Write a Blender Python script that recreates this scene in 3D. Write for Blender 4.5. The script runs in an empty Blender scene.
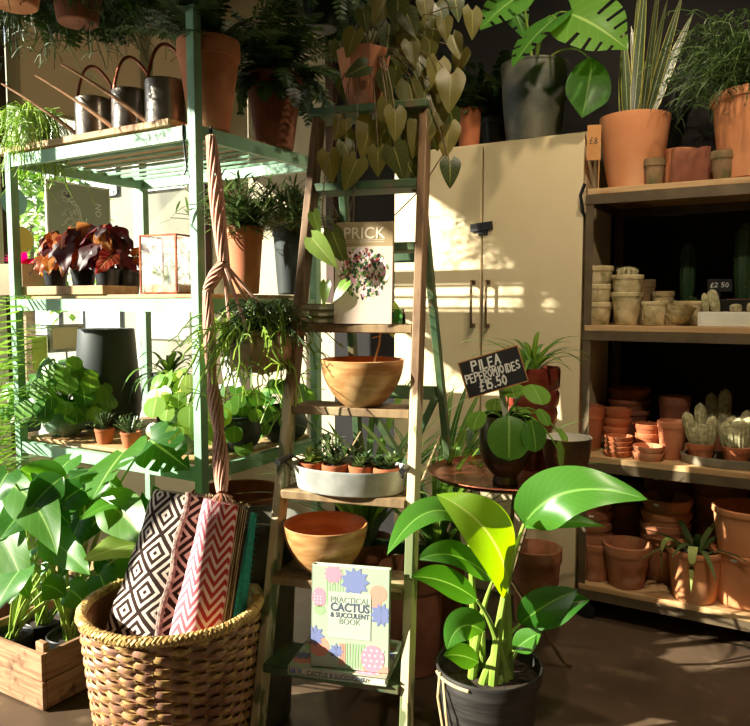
import bpy, math, random
from mathutils import Vector, Matrix, noise
C = bpy.context.scene.collection
sc = bpy.context.scene
PI = math.pi
YAW = math.radians(31); PITCH = math.radians(4.64); H = 1.25; F = 740.0
cY, sY = math.cos(YAW), math.sin(YAW); cP, sP = math.cos(PITCH), math.sin(PITCH)
# ---------------------------------------------------------------- camera, light, exposure
cam = bpy.data.cameras.new('camera'); cam.sensor_width = 36; cam.sensor_fit = 'HORIZONTAL'; cam.lens = 36*F/750
cam.clip_start = .05
co = bpy.data.objects.new('camera', cam); C.objects.link(co)
co.location = (0, 0, H); co.rotation_euler = (PI/2-PITCH, 0, YAW); sc.camera = co
w = bpy.data.worlds.new('sky'); sc.world = w; w.use_nodes = True
bg = w.node_tree.nodes['Background']
bg.inputs[0].default_value = (.80, .90, 1.0, 1); bg.inputs[1].default_value = 1.3
sun = bpy.data.lights.new('sun', 'SUN'); sun.energy = 40; sun.angle = .009; sun.color = (1, .93, .80)
so = bpy.data.objects.new('sun', sun); C.objects.link(so)
SD = Vector((math.cos(math.radians(42)), math.sin(math.radians(42)), -math.tan(math.radians(25)))).normalized()
so.rotation_euler = SD.to_track_quat('-Z', 'Y').to_euler(); so.location = (-4, -3, 5)
sc.view_settings.view_transform = 'Standard'; sc.view_settings.look = 'None'
sc.view_settings.exposure = 0.12; sc.view_settings.gamma = 1; sc.view_settings.use_curve_mapping = False

# ---------------------------------------------------------------- placing
def W(X, Y, z):                      # metres to the right of / ahead of the viewpoint -> room axes
    return Vector((cY*X - sY*Y, sY*X + cY*Y, z))
def ray(px, py):
    a = (px-375)/F; b = (363-py)/F
    return a, cP + b*sP, -sP + b*cP
def pY(px, py, Y):
    a, f, u = ray(px, py); t = Y/f
    return W(a*t, Y, H+u*t)
def pz(px, py, z):
    a, f, u = ray(px, py); t = (z-H)/u
    return W(a*t, f*t, z)
def onv(px, v, z):                   # the point of the line (v, z) that lies in the direction px
    k = (px-375)/F
    # cY*u + sY*v = k*((-sY*u+cY*v)*cP + (H-z)*sP)
    u = (k*(cY*v*cP + (H-z)*sP) - sY*v)/(cY + k*sY*cP)
    return Vector((u, v, z))
def onu(px, u, z):
    k = (px-375)/F
    v = (k*(-sY*u*cP + (H-z)*sP) - cY*u)/(sY - k*cY*cP)
    return Vector((u, v, z))
def depth(p):
    Y = -sY*p[0] + cY*p[1]
    return Y*cP + (H-p[2])*sP
def sz(px, p): return px*depth(p)/F

# ---------------------------------------------------------------- mesh builder
class MB:
    def __init__(s): s.v = []; s.f = []; s.uv = []; s.rn = []; s.mi = []; s.cur = 0; s.xf = None
    def add(s, vs, fs, uvs=None, rnd=0.0):
        n = len(s.v)
        if s.xf is not None: vs = [s.xf @ Vector(p) for p in vs]
        s.v.extend([tuple(p) for p in vs])
        for i, f in enumerate(fs):
            s.f.append(tuple(n+k for k in f)); s.mi.append(s.cur); s.rn.append(rnd)
            s.uv.append(uvs[i] if uvs else [(0.0, 0.0)]*len(f))
        return s
    def box(s, c, d, rot=None, rnd=0.0):
        x, y, z = d[0]/2, d[1]/2, d[2]/2; c = Vector(c)
        P = [Vector(q) for q in [(-x,-y,-z),(x,-y,-z),(x,y,-z),(-x,y,-z),(-x,-y,z),(x,-y,z),(x,y,z),(-x,y,z)]]
        if rot is not None: P = [rot @ q for q in P]
        q = [(0,0),(1,0),(1,1),(0,1)]
        return s.add([p+c for p in P], [(0,3,2,1),(4,5,6,7),(0,1,5,4),(1,2,6,5),(2,3,7,6),(3,0,4,7)], [q]*6, rnd)
    def bar(s, a, b, wd, th, up=(0,0,1), rnd=0.0):      # rectangular bar from a to b, wd along the side, th along up
        a, b = Vector(a), Vector(b); t = (b-a); L = t.length; t.normalize()
        sd = t.cross(Vector(up)).normalized(); u = sd.cross(t)
        M = Matrix((sd, t, u)).transposed()
        return s.box((a+b)/2, (wd, L, th), M, rnd)
    def lathe(s, prof, seg=32, c=(0,0,0), rnd=0.0, sx=1, sy=1, wob=0, ph=0):
        vs = []; fs = []; uvs = []; c = Vector(c); n = len(prof)
        for i in range(seg):
            a = 2*PI*i/seg; k = 1+wob*math.sin(3*a+ph)
            for r, z in prof: vs.append((c[0]+r*k*sx*math.cos(a), c[1]+r*k*sy*math.sin(a), c[2]+z))
        for i in range(seg):
            j = (i+1) % seg
            for k in range(n-1):
                u0, u1 = i/seg, (i+1)/seg; v0, v1 = k/(n-1), (k+1)/(n-1)
                r0, r1 = prof[k][0], prof[k+1][0]
                if r0 < 1e-6 and r1 < 1e-6: continue
                if r0 < 1e-6: fs.append((i*n+k, j*n+k+1, i*n+k+1)); uvs.append([(u0,v0),(u1,v1),(u0,v1)])
                elif r1 < 1e-6: fs.append((i*n+k, j*n+k, i*n+k+1)); uvs.append([(u0,v0),(u1,v0),(u0,v1)])
                else: fs.append((i*n+k, j*n+k, j*n+k+1, i*n+k+1)); uvs.append([(u0,v0),(u1,v0),(u1,v1),(u0,v1)])
        return s.add(vs, fs, uvs, rnd)
    def tube(s, pts, r, sides=6, rnd=0.0, caps=True, closed=False):
        pts = [Vector(p) for p in pts]; n = len(pts)
        rr = r if isinstance(r, (list, tuple)) else [r]*n
        T = []
        for i in range(n):
            if closed: t = pts[(i+1) % n]-pts[i-1]
            else: t = pts[min(i+1, n-1)]-pts[max(i-1, 0)]
            if t.length < 1e-9: t = Vector((0,0,1))
            T.append(t.normalized())
        nrm = T[0].orthogonal().normalized(); vs = []
        for i in range(n):
            nrm = nrm - T[i]*nrm.dot(T[i])
            if nrm.length < 1e-6: nrm = T[i].orthogonal()
            nrm.normalize(); b = T[i].cross(nrm)
            for k in range(sides):
                a = 2*PI*k/sides
                vs.append(pts[i] + (nrm*math.cos(a)+b*math.sin(a))*rr[i])
        fs = []; uvs = []
        for i in range(n if closed else n-1):
            j = (i+1) % n
            for k in range(sides):
                l = (k+1) % sides
                fs.append((i*sides+k, i*sides+l, j*sides+l, j*sides+k))
                uvs.append([(k/sides, i/n), ((k+1)/sides, i/n), ((k+1)/sides, (i+1)/n), (k/sides, (i+1)/n)])
        if caps and not closed:
            fs.append(tuple(range(sides))[::-1]); uvs.append([(0,0)]*sides)
            fs.append(tuple((n-1)*sides+k for k in range(sides))); uvs.append([(0,1)]*sides)
        return s.add(vs, fs, uvs, rnd)
    def grid(s, fn, nu, nv, rnd=0.0, skip=None):       # fn(u,v)->point
        vs = [fn(i/nu, j/nv) for j in range(nv+1) for i in range(nu+1)]
        fs = []; uvs = []
        for j in range(nv):
            for i in range(nu):
                if skip and skip(i, j): continue
                a = j*(nu+1)+i
                fs.append((a, a+1, a+nu+2, a+nu+1))
                uvs.append([(i/nu, j/nv), ((i+1)/nu, j/nv), ((i+1)/nu, (j+1)/nv), (i/nu, (j+1)/nv)])
        return s.add(vs, fs, uvs, rnd)
    def build(s, name, mats, parent=None, loc=None, rotz=0, bevel=0, sharp=35, solid=0):
        me = bpy.data.meshes.new(name); me.from_pydata(s.v, [], s.f)
        u1 = me.uv_layers.new(name='UVMap'); u2 = me.uv_layers.new(name='rnd')
        a = []; b = []
        for i, q in enumerate(s.uv):
            for p in q: a.extend(p); b.extend((s.rn[i], 0.5))
        u1.data.foreach_set('uv', a); u2.data.foreach_set('uv', b)
        me.uv_layers.active = u1
        if not isinstance(mats, (list, tuple)): mats = [mats]
        for m in mats: me.materials.append(m)
        me.polygons.foreach_set('material_index', s.mi)
        me.polygons.foreach_set('use_smooth', [True]*len(s.f))
        me.validate(); me.update()
        me.set_sharp_from_angle(angle=math.radians(sharp))
        o = bpy.data.objects.new(name, me); C.objects.link(o)
        if parent: o.parent = parent
        if loc is not None: o.location = loc
        o.rotation_euler = (0, 0, rotz)
        if solid:
            m = o.modifiers.new('solid', 'SOLIDIFY'); m.thickness = solid
        if bevel:
            m = o.modifiers.new('bevel', 'BEVEL'); m.width = bevel; m.segments = 2; m.limit_method = 'ANGLE'
        return o

def tag(o, label, cat, group=None):
    o['label'] = label; o['category'] = cat
    if group: o['group'] = group
    return o
def thing(name, label, cat, loc=(0,0,0), rotz=0, group=None):
    o = bpy.data.objects.new(name, None); C.objects.link(o); o.empty_display_size = .05
    o.location = loc; o.rotation_euler = (0, 0, rotz)
    return tag(o, label, cat, group)
def struct(o): o['kind'] = 'structure'; return o

# ---------------------------------------------------------------- materials
def newmat(name):
    m = bpy.data.materials.new(name); m.use_nodes = True
    return m, m.node_tree, m.node_tree.nodes['Principled BSDF']
def lin(c): return tuple((x/12.92 if x <= .04045 else ((x+.055)/1.055)**2.4) for x in c[:3]) + (1,)
def rgb(r, g, b): return lin((r/255, g/255, b/255))
def nd(t, ty, **k):
    n = t.nodes.new(ty)
    for a, b in k.items(): setattr(n, a, b)
    return n
def mixc(t, f, a, b):
    n = nd(t, 'ShaderNodeMix', data_type='RGBA')
    for s, x in ((0, f), (6, a), (7, b)):
        if hasattr(x, 'is_linked') or isinstance(x, bpy.types.NodeSocket): t.links.new(x, n.inputs[s])
        else: n.inputs[s].default_value = x
    return n.outputs[2]
def mth(t, op, a, b=None, c=None):
    n = nd(t, 'ShaderNodeMath', operation=op)
    for i, x in enumerate((a, b, c)):
        if x is None: continue
        if isinstance(x, bpy.types.NodeSocket): t.links.new(x, n.inputs[i])
        else: n.inputs[i].default_value = x
    return n.outputs[0]
def ramp(t, x, a, b):                 # smooth 0..1 between a and b
    n = nd(t, 'ShaderNodeMapRange', interpolation_type='SMOOTHSTEP')
    t.links.new(x, n.inputs[0]); n.inputs[1].default_value = a; n.inputs[2].default_value = b
    return n.outputs[0]
def noi(t, scale, detail=4, sc3=None, rough=.5):
    tc = nd(t, 'ShaderNodeTexCoord'); n = nd(t, 'ShaderNodeTexNoise')
    n.inputs['Scale'].default_value = scale; n.inputs['Detail'].default_value = detail; n.inputs['Roughness'].default_value = rough
    src = tc.outputs['Object']
    if sc3:
        mp = nd(t, 'ShaderNodeMapping'); mp.inputs['Scale'].default_value = sc3; t.links.new(src, mp.inputs[0]); src = mp.outputs[0]
    t.links.new(src, n.inputs['Vector'])
    return n.outputs['Fac']
def bump(t, bs, h, st=.3, dist=.004):
    b = nd(t, 'ShaderNodeBump'); b.inputs['Strength'].default_value = st; b.inputs['Distance'].default_value = dist
    t.links.new(h, b.inputs['Height']); t.links.new(b.outputs[0], bs.inputs['Normal'])
def mat(name, c1, c2=None, scale=8, rough=.7, metal=0, sc3=None, bst=.0, lo=.35, hi=.65, spec=.5, c3=None, s3=20, coat=0):
    m, t, bs = newmat(name)
    bs.inputs['Roughness'].default_value = rough; bs.inputs['Metallic'].default_value = metal
    bs.inputs['Specular IOR Level'].default_value = spec; bs.inputs['Coat Weight'].default_value = coat
    if c2 is None: bs.inputs['Base Color'].default_value = c1
    else:
        n = noi(t, scale, 5, sc3)
        col = mixc(t, ramp(t, n, lo, hi), c1, c2)
        if c3: col = mixc(t, ramp(t, noi(t, s3, 6), .55, .7), col, c3)
        t.links.new(col, bs.inputs['Base Color'])
        if bst: bump(t, bs, n, bst)
    return m
def leafmat(name, dark, light, vein=None, rough=.35, tr=.35, trc=None, nv=9, vs=.5, spec=.5, edge=None):
    m, t, bs = newmat(name)
    uv = nd(t, 'ShaderNodeUVMap', uv_map='UVMap'); rv = nd(t, 'ShaderNodeUVMap', uv_map='rnd')
    s1 = nd(t, 'ShaderNodeSeparateXYZ'); s2 = nd(t, 'ShaderNodeSeparateXYZ')
    t.links.new(uv.outputs[0], s1.inputs[0]); t.links.new(rv.outputs[0], s2.inputs[0])
    col = mixc(t, s2.outputs[0], dark, light)
    ax = mth(t, 'ABSOLUTE', mth(t, 'SUBTRACT', s1.outputs[0], .5))
    if vein is not None:
        mid = mth(t, 'SUBTRACT', 1.0, ramp(t, ax, .012, .035))
        ph = mth(t, 'MULTIPLY', mth(t, 'SUBTRACT', s1.outputs[1], mth(t, 'MULTIPLY', ax, .55)), nv*2*PI)
        sv = mth(t, 'MULTIPLY', ramp(t, mth(t, 'SINE', ph), .86, 1.0), vs)
        col = mixc(t, mth(t, 'MAXIMUM', mid, sv), col, vein)
    if edge is not None: col = mixc(t, ramp(t, ax, .40, .46), col, edge)
    t.links.new(col, bs.inputs['Base Color'])
    bs.inputs['Roughness'].default_value = rough; bs.inputs['Specular IOR Level'].default_value = spec
    tl = nd(t, 'ShaderNodeBsdfTranslucent')
    hs = nd(t, 'ShaderNodeHueSaturation'); hs.inputs['Saturation'].default_value = 1.1; hs.inputs['Value'].default_value = 1.9
    hs.inputs['Hue'].default_value = .48
    t.links.new(col, hs.inputs['Color']); t.links.new(hs.outputs[0], tl.inputs[0])
    mx = nd(t, 'ShaderNodeMixShader'); mx.inputs[0].default_value = tr
    t.links.new(bs.outputs[0], mx.inputs[1]); t.links.new(tl.outputs[0], mx.inputs[2])
    t.links.new(mx.outputs[0], t.nodes['Material Output'].inputs[0])
    return m
def glassmat(name, col=(1,1,1,1), fac=.08):
    m, t, bs = newmat(name); t.nodes.remove(bs)
    a = nd(t, 'ShaderNodeBsdfTransparent'); a.inputs[0].default_value = col
    g = nd(t, 'ShaderNodeBsdfGlossy'); g.inputs['Roughness'].default_value = .03
    fr = nd(t, 'ShaderNodeFresnel'); fr.inputs[0].default_value = 1.45
    mx = nd(t, 'ShaderNodeMixShader')
    t.links.new(mth(t, 'MULTIPLY', fr.outputs[0], fac*10), mx.inputs[0]); t.links.new(a.outputs[0], mx.inputs[1]); t.links.new(g.outputs[0], mx.inputs[2])
    t.links.new(mx.outputs[0], t.nodes['Material Output'].inputs[0])
    return m
K = {}
K['terra'] = mat('terracotta', rgb(186,112,74), rgb(204,136,96), 9, .8, bst=.1, c3=rgb(222,160,118), s3=7)
K['terra_orange'] = mat('orange terracotta', rgb(204,132,84), rgb(214,148,100), 6, .75, c3=rgb(222,168,124), s3=4)
K['terra_red'] = mat('red terracotta', rgb(160,88,50), rgb(182,108,66), 8, .8, bst=.1)
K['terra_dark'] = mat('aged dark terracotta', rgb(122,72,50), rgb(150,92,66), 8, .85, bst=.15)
K['terra_brown'] = mat('brown weathered terracotta', rgb(180,118,80), rgb(152,94,62), 10, .85, c3=rgb(178,132,98), s3=12)
K['mossy'] = mat('mossy stone', rgb(214,196,150), rgb(176,158,112), 22, .9, bst=.4, c3=rgb(128,124,74), s3=30)
K['mossy_dark'] = mat('mossy terracotta', rgb(150,118,84), rgb(120,104,68), 26, .9, bst=.4, c3=rgb(92,98,58), s3=18)
K['soil'] = mat('potting soil', rgb(34,25,19), rgb(60,46,34), 60, .95, bst=.6)
K['black'] = mat('black plastic', rgb(26,28,28), rgb(34,36,36), 20, .4)
K['blackmat'] = mat('dark tin', rgb(38,36,34), rgb(58,56,52), 12, .5, sc3=(1,1,8), bst=.1)
K['zinc'] = mat('galvanised zinc', rgb(120,124,122), rgb(158,160,154), 16, .42, .85)
K['zinc_dark'] = mat('weathered zinc', rgb(84,88,86), rgb(132,128,112), 7, .6, .55, bst=.1)
K['rail'] = None
K['pewter'] = mat('polished pewter', rgb(150,140,128), rgb(176,168,158), 10, .3, .9)
K['spout'] = mat('pale worn copper', rgb(222,176,138), rgb(206,154,116), 14, .35, .5)
K['frost'] = None
K['copper'] = mat('copper', rgb(176,104,72), rgb(128,66,44), 14, .35, .8)
K['traymetal'] = mat('hammered copper tray', rgb(150,84,56), rgb(112,58,40), 20, .38, .7, bst=.1)
K['green'] = mat('sage green paint', rgb(128,172,140), rgb(142,186,154), 12, .5, c3=rgb(166,200,174), s3=9)
K['green_dark'] = mat('worn green paint', rgb(58,88,56), rgb(84,104,66), 14, .6, c3=rgb(120,98,70), s3=10)
K['ladder_wood'] = mat('worn cream and brown painted timber', rgb(150,124,86), rgb(112,88,60), 9, .7, sc3=(3,3,.7), c3=rgb(190,178,138), s3=6)
K['wood'] = mat('pale pine', rgb(202,168,120), rgb(180,142,96), 6, .65, sc3=(.6,8,8), c3=rgb(150,100,58), s3=5)
K['crate'] = mat('weathered crate wood', rgb(178,140,104), rgb(148,108,76), 7, .8, sc3=(1.2,1.2,14), bst=.3, c3=rgb(96,62,42), s3=14)
K['bowlwood'] = mat('turned acacia wood', rgb(206,160,104), rgb(170,116,66), 5, .38, sc3=(2,2,10), c3=rgb(222,186,132), s3=6)
K['bowlin'] = mat('orange bowl wood', rgb(198,126,70), rgb(176,104,56), 7, .5, sc3=(2,2,8))
K['cream'] = mat('cream paint', rgb(222,204,164), rgb(216,198,156), 3, .55)
K['white'] = mat('white paint', rgb(226,220,202), rgb(214,208,190), 3, .7)
K['darkwall'] = mat('black painted wall', rgb(18,15,14), rgb(24,20,18), 6, .9)
K['rackmetal'] = mat('khaki brown metal', rgb(108,92,68), rgb(92,78,58), 12, .5, .3)
K['brass'] = mat('dull bronze', rgb(96,78,52), rgb(112,92,64), 12, .4, .8)
K['brown_timber'] = mat('dark brown timber', rgb(58,36,24), rgb(74,46,30), 6, .7, sc3=(2,2,.5))
K['jute'] = mat('pink brown jute', rgb(198,148,126), rgb(216,172,150), 40, .95, sc3=(1,1,.3), bst=.4)
K['stem'] = mat('green stem', rgb(120,150,52), rgb(146,172,74), 10, .4)
K['stem_brown'] = mat('brown stem', rgb(92,74,44), rgb(120,98,60), 20, .6)
K['twig'] = mat('dry pale twig', rgb(206,176,116), rgb(180,148,92), 20, .8)
K['whiteprint'] = mat('white chalk', rgb(240,240,232))
K['slate'] = mat('black slate', rgb(24,24,26), rgb(32,32,34), 20, .6)
K['card'] = mat('brown card', rgb(196,142,86), rgb(188,132,78), 20, .9)
K['rope'] = mat('natural rope', rgb(206,186,142), rgb(178,156,112), 60, .95, sc3=(1,1,1), bst=.5)
K['greypot'] = mat('matt charcoal pot', rgb(46,54,52), rgb(54,62,60), 10, .55)
K['glaze_dark'] = mat('dark bronze glaze', rgb(52,44,38), rgb(78,66,54), 9, .3, .35)
K['glaze_red'] = mat('oxblood glaze', rgb(108,40,28), rgb(140,62,44), 7, .22, sc3=(1,1,3), c3=rgb(60,24,20), s3=9, coat=.5)
K['bronze_bowl'] = mat('brown metal bowl', rgb(92,68,50), rgb(112,84,62), 12, .35, .7)
K['glaze_in'] = mat('white enamel', rgb(226,220,210))
K['whitepot'] = mat('pale glazed pot', rgb(222,222,208), rgb(204,206,190), 9, .4)
K['greenglaze'] = mat('grey green glazed pot', rgb(92,122,102), rgb(112,142,120), 8, .25)
K['beigepot'] = mat('beige stoneware', rgb(178,150,116), rgb(158,128,98), 8, .6)
K['cactus'] = mat('woolly cactus skin', rgb(150,146,106), rgb(188,180,138), 60, .95, bst=.5, lo=.4, hi=.6)
K['spine'] = mat('pale cactus spines', rgb(206,194,156))
def frostmat():
    m, t, bs = newmat('misted glass'); a = nd(t, 'ShaderNodeBsdfTransparent'); d = nd(t, 'ShaderNodeBsdfTranslucent'); d.inputs[0].default_value = (.85,.88,.88,1); bs.inputs['Base Color'].default_value = (.8,.82,.82,1); bs.inputs['Roughness'].default_value = .15
    m1 = nd(t, 'ShaderNodeMixShader'); t.links.new(bs.outputs[0], m1.inputs[1]); t.links.new(d.outputs[0], m1.inputs[2])
    m2 = nd(t, 'ShaderNodeMixShader'); t.links.new(ramp(t, noi(t, 30, 4), .25, .75), m2.inputs[0]); m3 = nd(t, 'ShaderNodeMixShader'); m3.inputs[0].default_value = .55
    t.links.new(a.outputs[0], m2.inputs[1]); t.links.new(m1.outputs[0], m2.inputs[2]); t.links.new(m2.outputs[0], m3.inputs[2]); t.links.new(a.outputs[0], m3.inputs[1]); t.links.new(m3.outputs[0], t.nodes['Material Output'].inputs[0]); return m
K['glass'] = glassmat('clear glass', (.96,.98,.97,1), .1)
K['winglass'] = glassmat('window glass', (.97,.98,.97,1), .06)
K['greenglass'] = glassmat('green tinted glass', (.55,.78,.6,1), .14)
# foliage
K['l_fern'] = leafmat('dark fern green', rgb(28,50,22), rgb(62,92,38), None, .5, .25)
K['l_fern_l'] = leafmat('fern green', rgb(58,96,34), rgb(118,160,62), None, .5, .35)
K['l_rhip'] = leafmat('yellow green stems', rgb(112,150,54), rgb(176,204,96), None, .45, .3)
K['l_rhip_d'] = leafmat('dark green thin stems', rgb(40,66,30), rgb(82,110,50), None, .5, .25)
K['l_big'] = leafmat('glossy paddle leaf green', rgb(48,104,34), rgb(92,150,50), rgb(130,180,84), .28, .42, nv=14, vs=.10)
K['l_lime'] = leafmat('sunlit lime leaf', rgb(96,150,36), rgb(140,180,50), rgb(178,200,100), .35, .5, nv=14, vs=.12)
K['l_mon'] = leafmat('monstera green', rgb(44,98,36), rgb(88,146,56), rgb(140,184,100), .32, .4, nv=7, vs=.14)
K['l_mon_l'] = leafmat('light monstera green', rgb(66,122,42), rgb(112,160,60), rgb(156,192,104), .32, .45, nv=7, vs=.14)
K['l_phil'] = leafmat('olive heart leaf', rgb(60,74,32), rgb(124,116,54), rgb(150,148,80), .4, .3, nv=6, vs=.15)
K['l_pilea'] = leafmat('round pilea leaf green', rgb(60,118,44), rgb(124,172,70), rgb(150,194,100), .28, .4, nv=5, vs=.12)
K['l_pilea_l'] = leafmat('pale pilea leaf green', rgb(112,160,66), rgb(182,208,112), rgb(206,226,150), .3, .45, nv=5, vs=.1)
K['l_beg'] = leafmat('dark burgundy leaf', rgb(34,12,12), rgb(104,28,26), rgb(90,34,30), .5, .3, nv=8, vs=.3)
K['l_beg2'] = leafmat('amber red leaf', rgb(150,44,34), rgb(206,140,60), rgb(226,190,130), .35, .4, nv=6, vs=.5)
K['l_pink'] = leafmat('magenta leaf', rgb(176,36,66), rgb(214,70,96), rgb(120,30,50), .3, .4)
K['l_snake'] = leafmat('snake plant leaf', rgb(44,60,34), rgb(70,90,50), rgb(196,204,160), .35, .2, nv=16, vs=.5, edge=rgb(186,180,92))
K['l_strap'] = leafmat('strap leaf green', rgb(52,92,34), rgb(112,154,66), rgb(176,200,124), .35, .35, nv=1, vs=0)
K['l_succ'] = leafmat('pale succulent leaf', rgb(116,150,72), rgb(196,210,124), None, .4, .2)
K['l_succ_d'] = leafmat('dark succulent leaf', rgb(48,76,44), rgb(104,124,70), None, .4, .15)
K['l_bush'] = leafmat('narrow grey green leaf', rgb(48,74,36), rgb(108,138,80), None, .45, .3)
# ---------------------------------------------------------------- leaves
def shape_w(kind, t):
    if kind == 'ovate': return math.sin(PI*min(1, t)**.8)**.85 if 0 < t < 1 else 0
    if kind == 'lance': return math.sin(PI*t**.9)**1.0 if 0 < t < 1 else 0
    if kind == 'heart': return max(0, 1-t**1.9)**.9*(.38+.64*math.sin(min(1, t/.26)*PI/2)**.8)
    if kind == 'broad': return math.sin(PI*t**.62)**.75 if 0 < t < 1 else 0
    if kind == 'round': return math.sqrt(max(0, 1-(2*t-1)**2))
    if kind == 'strap': return min(1, .35+3*t)*max(0, 1-t**3)
    if kind == 'obov': return math.sin(PI*t**1.5)**.7 if 0 < t < 1 else 0
def blade(mb, p0, p1, p2, Wd, up=(0,0,1), kind='ovate', rows=10, cols=4, fold=.15, rnd=None, lobe=0, wave=0, slits=0, roll=0, slant=0, teeth=0, cup=0):
    """leaf blade along the curve p0-p1-p2; up hints the upper face"""
    p0, p1, p2, up = Vector(p0), Vector(p1), Vector(p2), Vector(up)
    if rnd is None: rnd = random.random()
    L = (p1-p0).length+(p2-p1).length
    ph = random.random()*6
    if slits:
        ts = [0]
        for k in range(slits):
            a, b = k/slits, (k+1)/slits
            ts += [a+(b-a)*.38, a+(b-a)*.74, b]
        rows = len(ts)-1
    else: ts = [i/rows for i in range(rows+1)]
    vs = []
    for t in ts:
        c = p0*(1-t)**2 + p1*2*t*(1-t) + p2*t*t
        T = ((p1-p0)*(1-t)+(p2-p1)*t)
        if T.length < 1e-7: T = p2-p0
        T.normalize()
        S = T.cross(up)
        if S.length < 1e-4: S = T.orthogonal()
        S.normalize(); N = S.cross(T)
        if roll: S, N = S*math.cos(roll*t)+N*math.sin(roll*t), N*math.cos(roll*t)-S*math.sin(roll*t)
        w = shape_w(kind, t)*Wd/2
        for j in range(cols+1):
            s = -1+2*j/cols; a = abs(s)
            ww = w*(1+(teeth*math.sin(t*60) if a > .9 else 0))
            q = c + S*(s*ww) + N*(fold*a*w*(1-.5*a) + cup*a*a*w + wave*Wd*.1*math.sin(t*11+ph+(2 if s > 0 else 0))*a*a)
            q = q + T*L*(-lobe*a**1.4*max(0, 1-t*1.6)**2 + slant*a*w/Wd*2*math.sin(PI*min(1,t*1.1))*.25)
            vs.append(q)
    fs = []; uvs = []; n = cols+1
    for i in range(rows):
        for j in range(cols):
            if slits and i % 3 == 2 and (j < cols*.32 or j >= cols*.68) and 0 < i//3 < slits-1: continue
            fs.append((i*n+j, i*n+j+1, (i+1)*n+j+1, (i+1)*n+j))
            u0, u1 = j/cols, (j+1)/cols
            uvs.append([(u0, ts[i]), (u1, ts[i]), (u1, ts[i+1]), (u0, ts[i+1])])
    mb.add(vs, fs, uvs, rnd)
def dirv(az, el): return Vector((math.cos(az)*math.cos(el), math.sin(az)*math.cos(el), math.sin(el)))
def bez(p0, p1, p2, n=8):
    p0, p1, p2 = Vector(p0), Vector(p1), Vector(p2)
    return [p0*(1-t)**2+p1*2*t*(1-t)+p2*t*t for t in [i/n for i in range(n+1)]]
def frond(mb, p0, p1, p2, n=22, pl=.05, pw=.012, up=(0,0,1), rnd=None):
    pts = bez(p0, p1, p2, n); rnd = random.random() if rnd is None else rnd; up = Vector(up)
    mb.tube(pts[::2]+[pts[-1]] if n % 2 else pts[::2], .0012, 3, rnd, False)
    for i in range(1, n):
        t = i/n; T = (pts[i+1]-pts[i]).normalized() if i < n else T
        S = T.cross(up)
        if S.length < .05: S = T.orthogonal()
        S.normalize(); N = S.cross(T); l = pl*math.sin(PI*(t*.85+.12))**.7
        for s in (-1, 1):
            d = (S*s + T*.35 - N*random.uniform(-.1, .45)).normalized(); b = T*pw/2
            a = pts[i]; m = a+d*l*.5; e = a+d*l
            mb.add([a-b*.6, m-b, e, m+b, a+b*.6], [(0,1,2,3,4)], None, min(1, max(0, rnd+random.uniform(-.2,.2))))
def fern(n=26, L=.4, up=.9, pl=.05, droop=1.0, pw=.013, seg=22):
    mb = MB()
    for i in range(n):
        az = 2*PI*i/n+random.uniform(-.3,.3); el = random.uniform(.3, 1.3)*up; l = L*random.uniform(.7, 1.1)
        d = dirv(az, el); p1 = d*l*.55; p2 = p1+dirv(az, el-1.2*droop)*l*.55
        frond(mb, (0,0,0), p1, p2, seg, pl, pw)
    return mb
def strands(n=60, L=.3, spread=.12, r=.0013, branch=3, up=.05, droop=1, seg=5, sides=3, outward=1.0):
    """thin drooping forked stems (rhipsalis, asparagus)"""
    mb = MB()
    for i in range(n):
        az = random.uniform(0, 2*PI); o = random.uniform(.3, 1)*spread; rn = random.random()
        p0 = Vector((math.cos(az)*o*.4, math.sin(az)*o*.4, 0))
        l = L*random.uniform(.35, 1)
        p1 = p0 + Vector((math.cos(az)*o*outward, math.sin(az)*o*outward, up*random.uniform(.4, 1.6)))
        p2 = p1 + Vector((math.cos(az)*o*.7*outward, math.sin(az)*o*.7*outward, -l*droop))+Vector((random.uniform(-1,1), random.uniform(-1,1), 0))*.03
        pts = bez(p0, p1, p2, seg); jj = l*.05
        pts = [q+Vector((random.uniform(-jj,jj), random.uniform(-jj,jj), random.uniform(-jj,jj)))*(1 if 0 < i_ else 0) for i_, q in enumerate(pts)]
        mb.tube(pts, r, sides, rn, False)
        for b in range(branch):
            q = pts[random.randint(2, seg)]
            e = q + Vector((random.uniform(-1,1), random.uniform(-1,1), random.uniform(-1.3,.4)*(1 if droop > 0 else -1))).normalized()*l*.28
            mb.tube([q, (q+e)/2+Vector((0,0,.008)), e], r*.85, sides, min(1, rn+.15), False)
    return mb
def bushy(n=60, L=.12, H_=.1, W_=.012, kind='lance', leaves=7, spread=.7, droop=.3):
    """upright stems with narrow leaves; returns leaves, stems"""
    mb = MB(); st = MB()
    for i in range(n):
        az = random.uniform(0, 2*PI); el = PI/2-random.uniform(0, spread); l = H_*random.uniform(.5, 1)
        d = dirv(az, el); p1 = d*l*.6; p2 = d*l+Vector((math.cos(az), math.sin(az), -droop))*l*.3
        pts = bez((0,0,0), p1, p2, 6); st.tube(pts, .0013, 3, 0, False)
        for k in range(leaves):
            q = pts[min(6, 1+int(k*6/leaves))]; a2 = random.uniform(0, 2*PI); e2 = random.uniform(-.2, 1.1)
            dd = dirv(a2, e2); ll = L*random.uniform(.6, 1.1)
            blade(mb, q, q+dd*ll*.5, q+dd*ll+Vector((0,0,-ll*.3)), W_, (0,0,1), kind, 4, 2, .2)
    return mb, st
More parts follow.
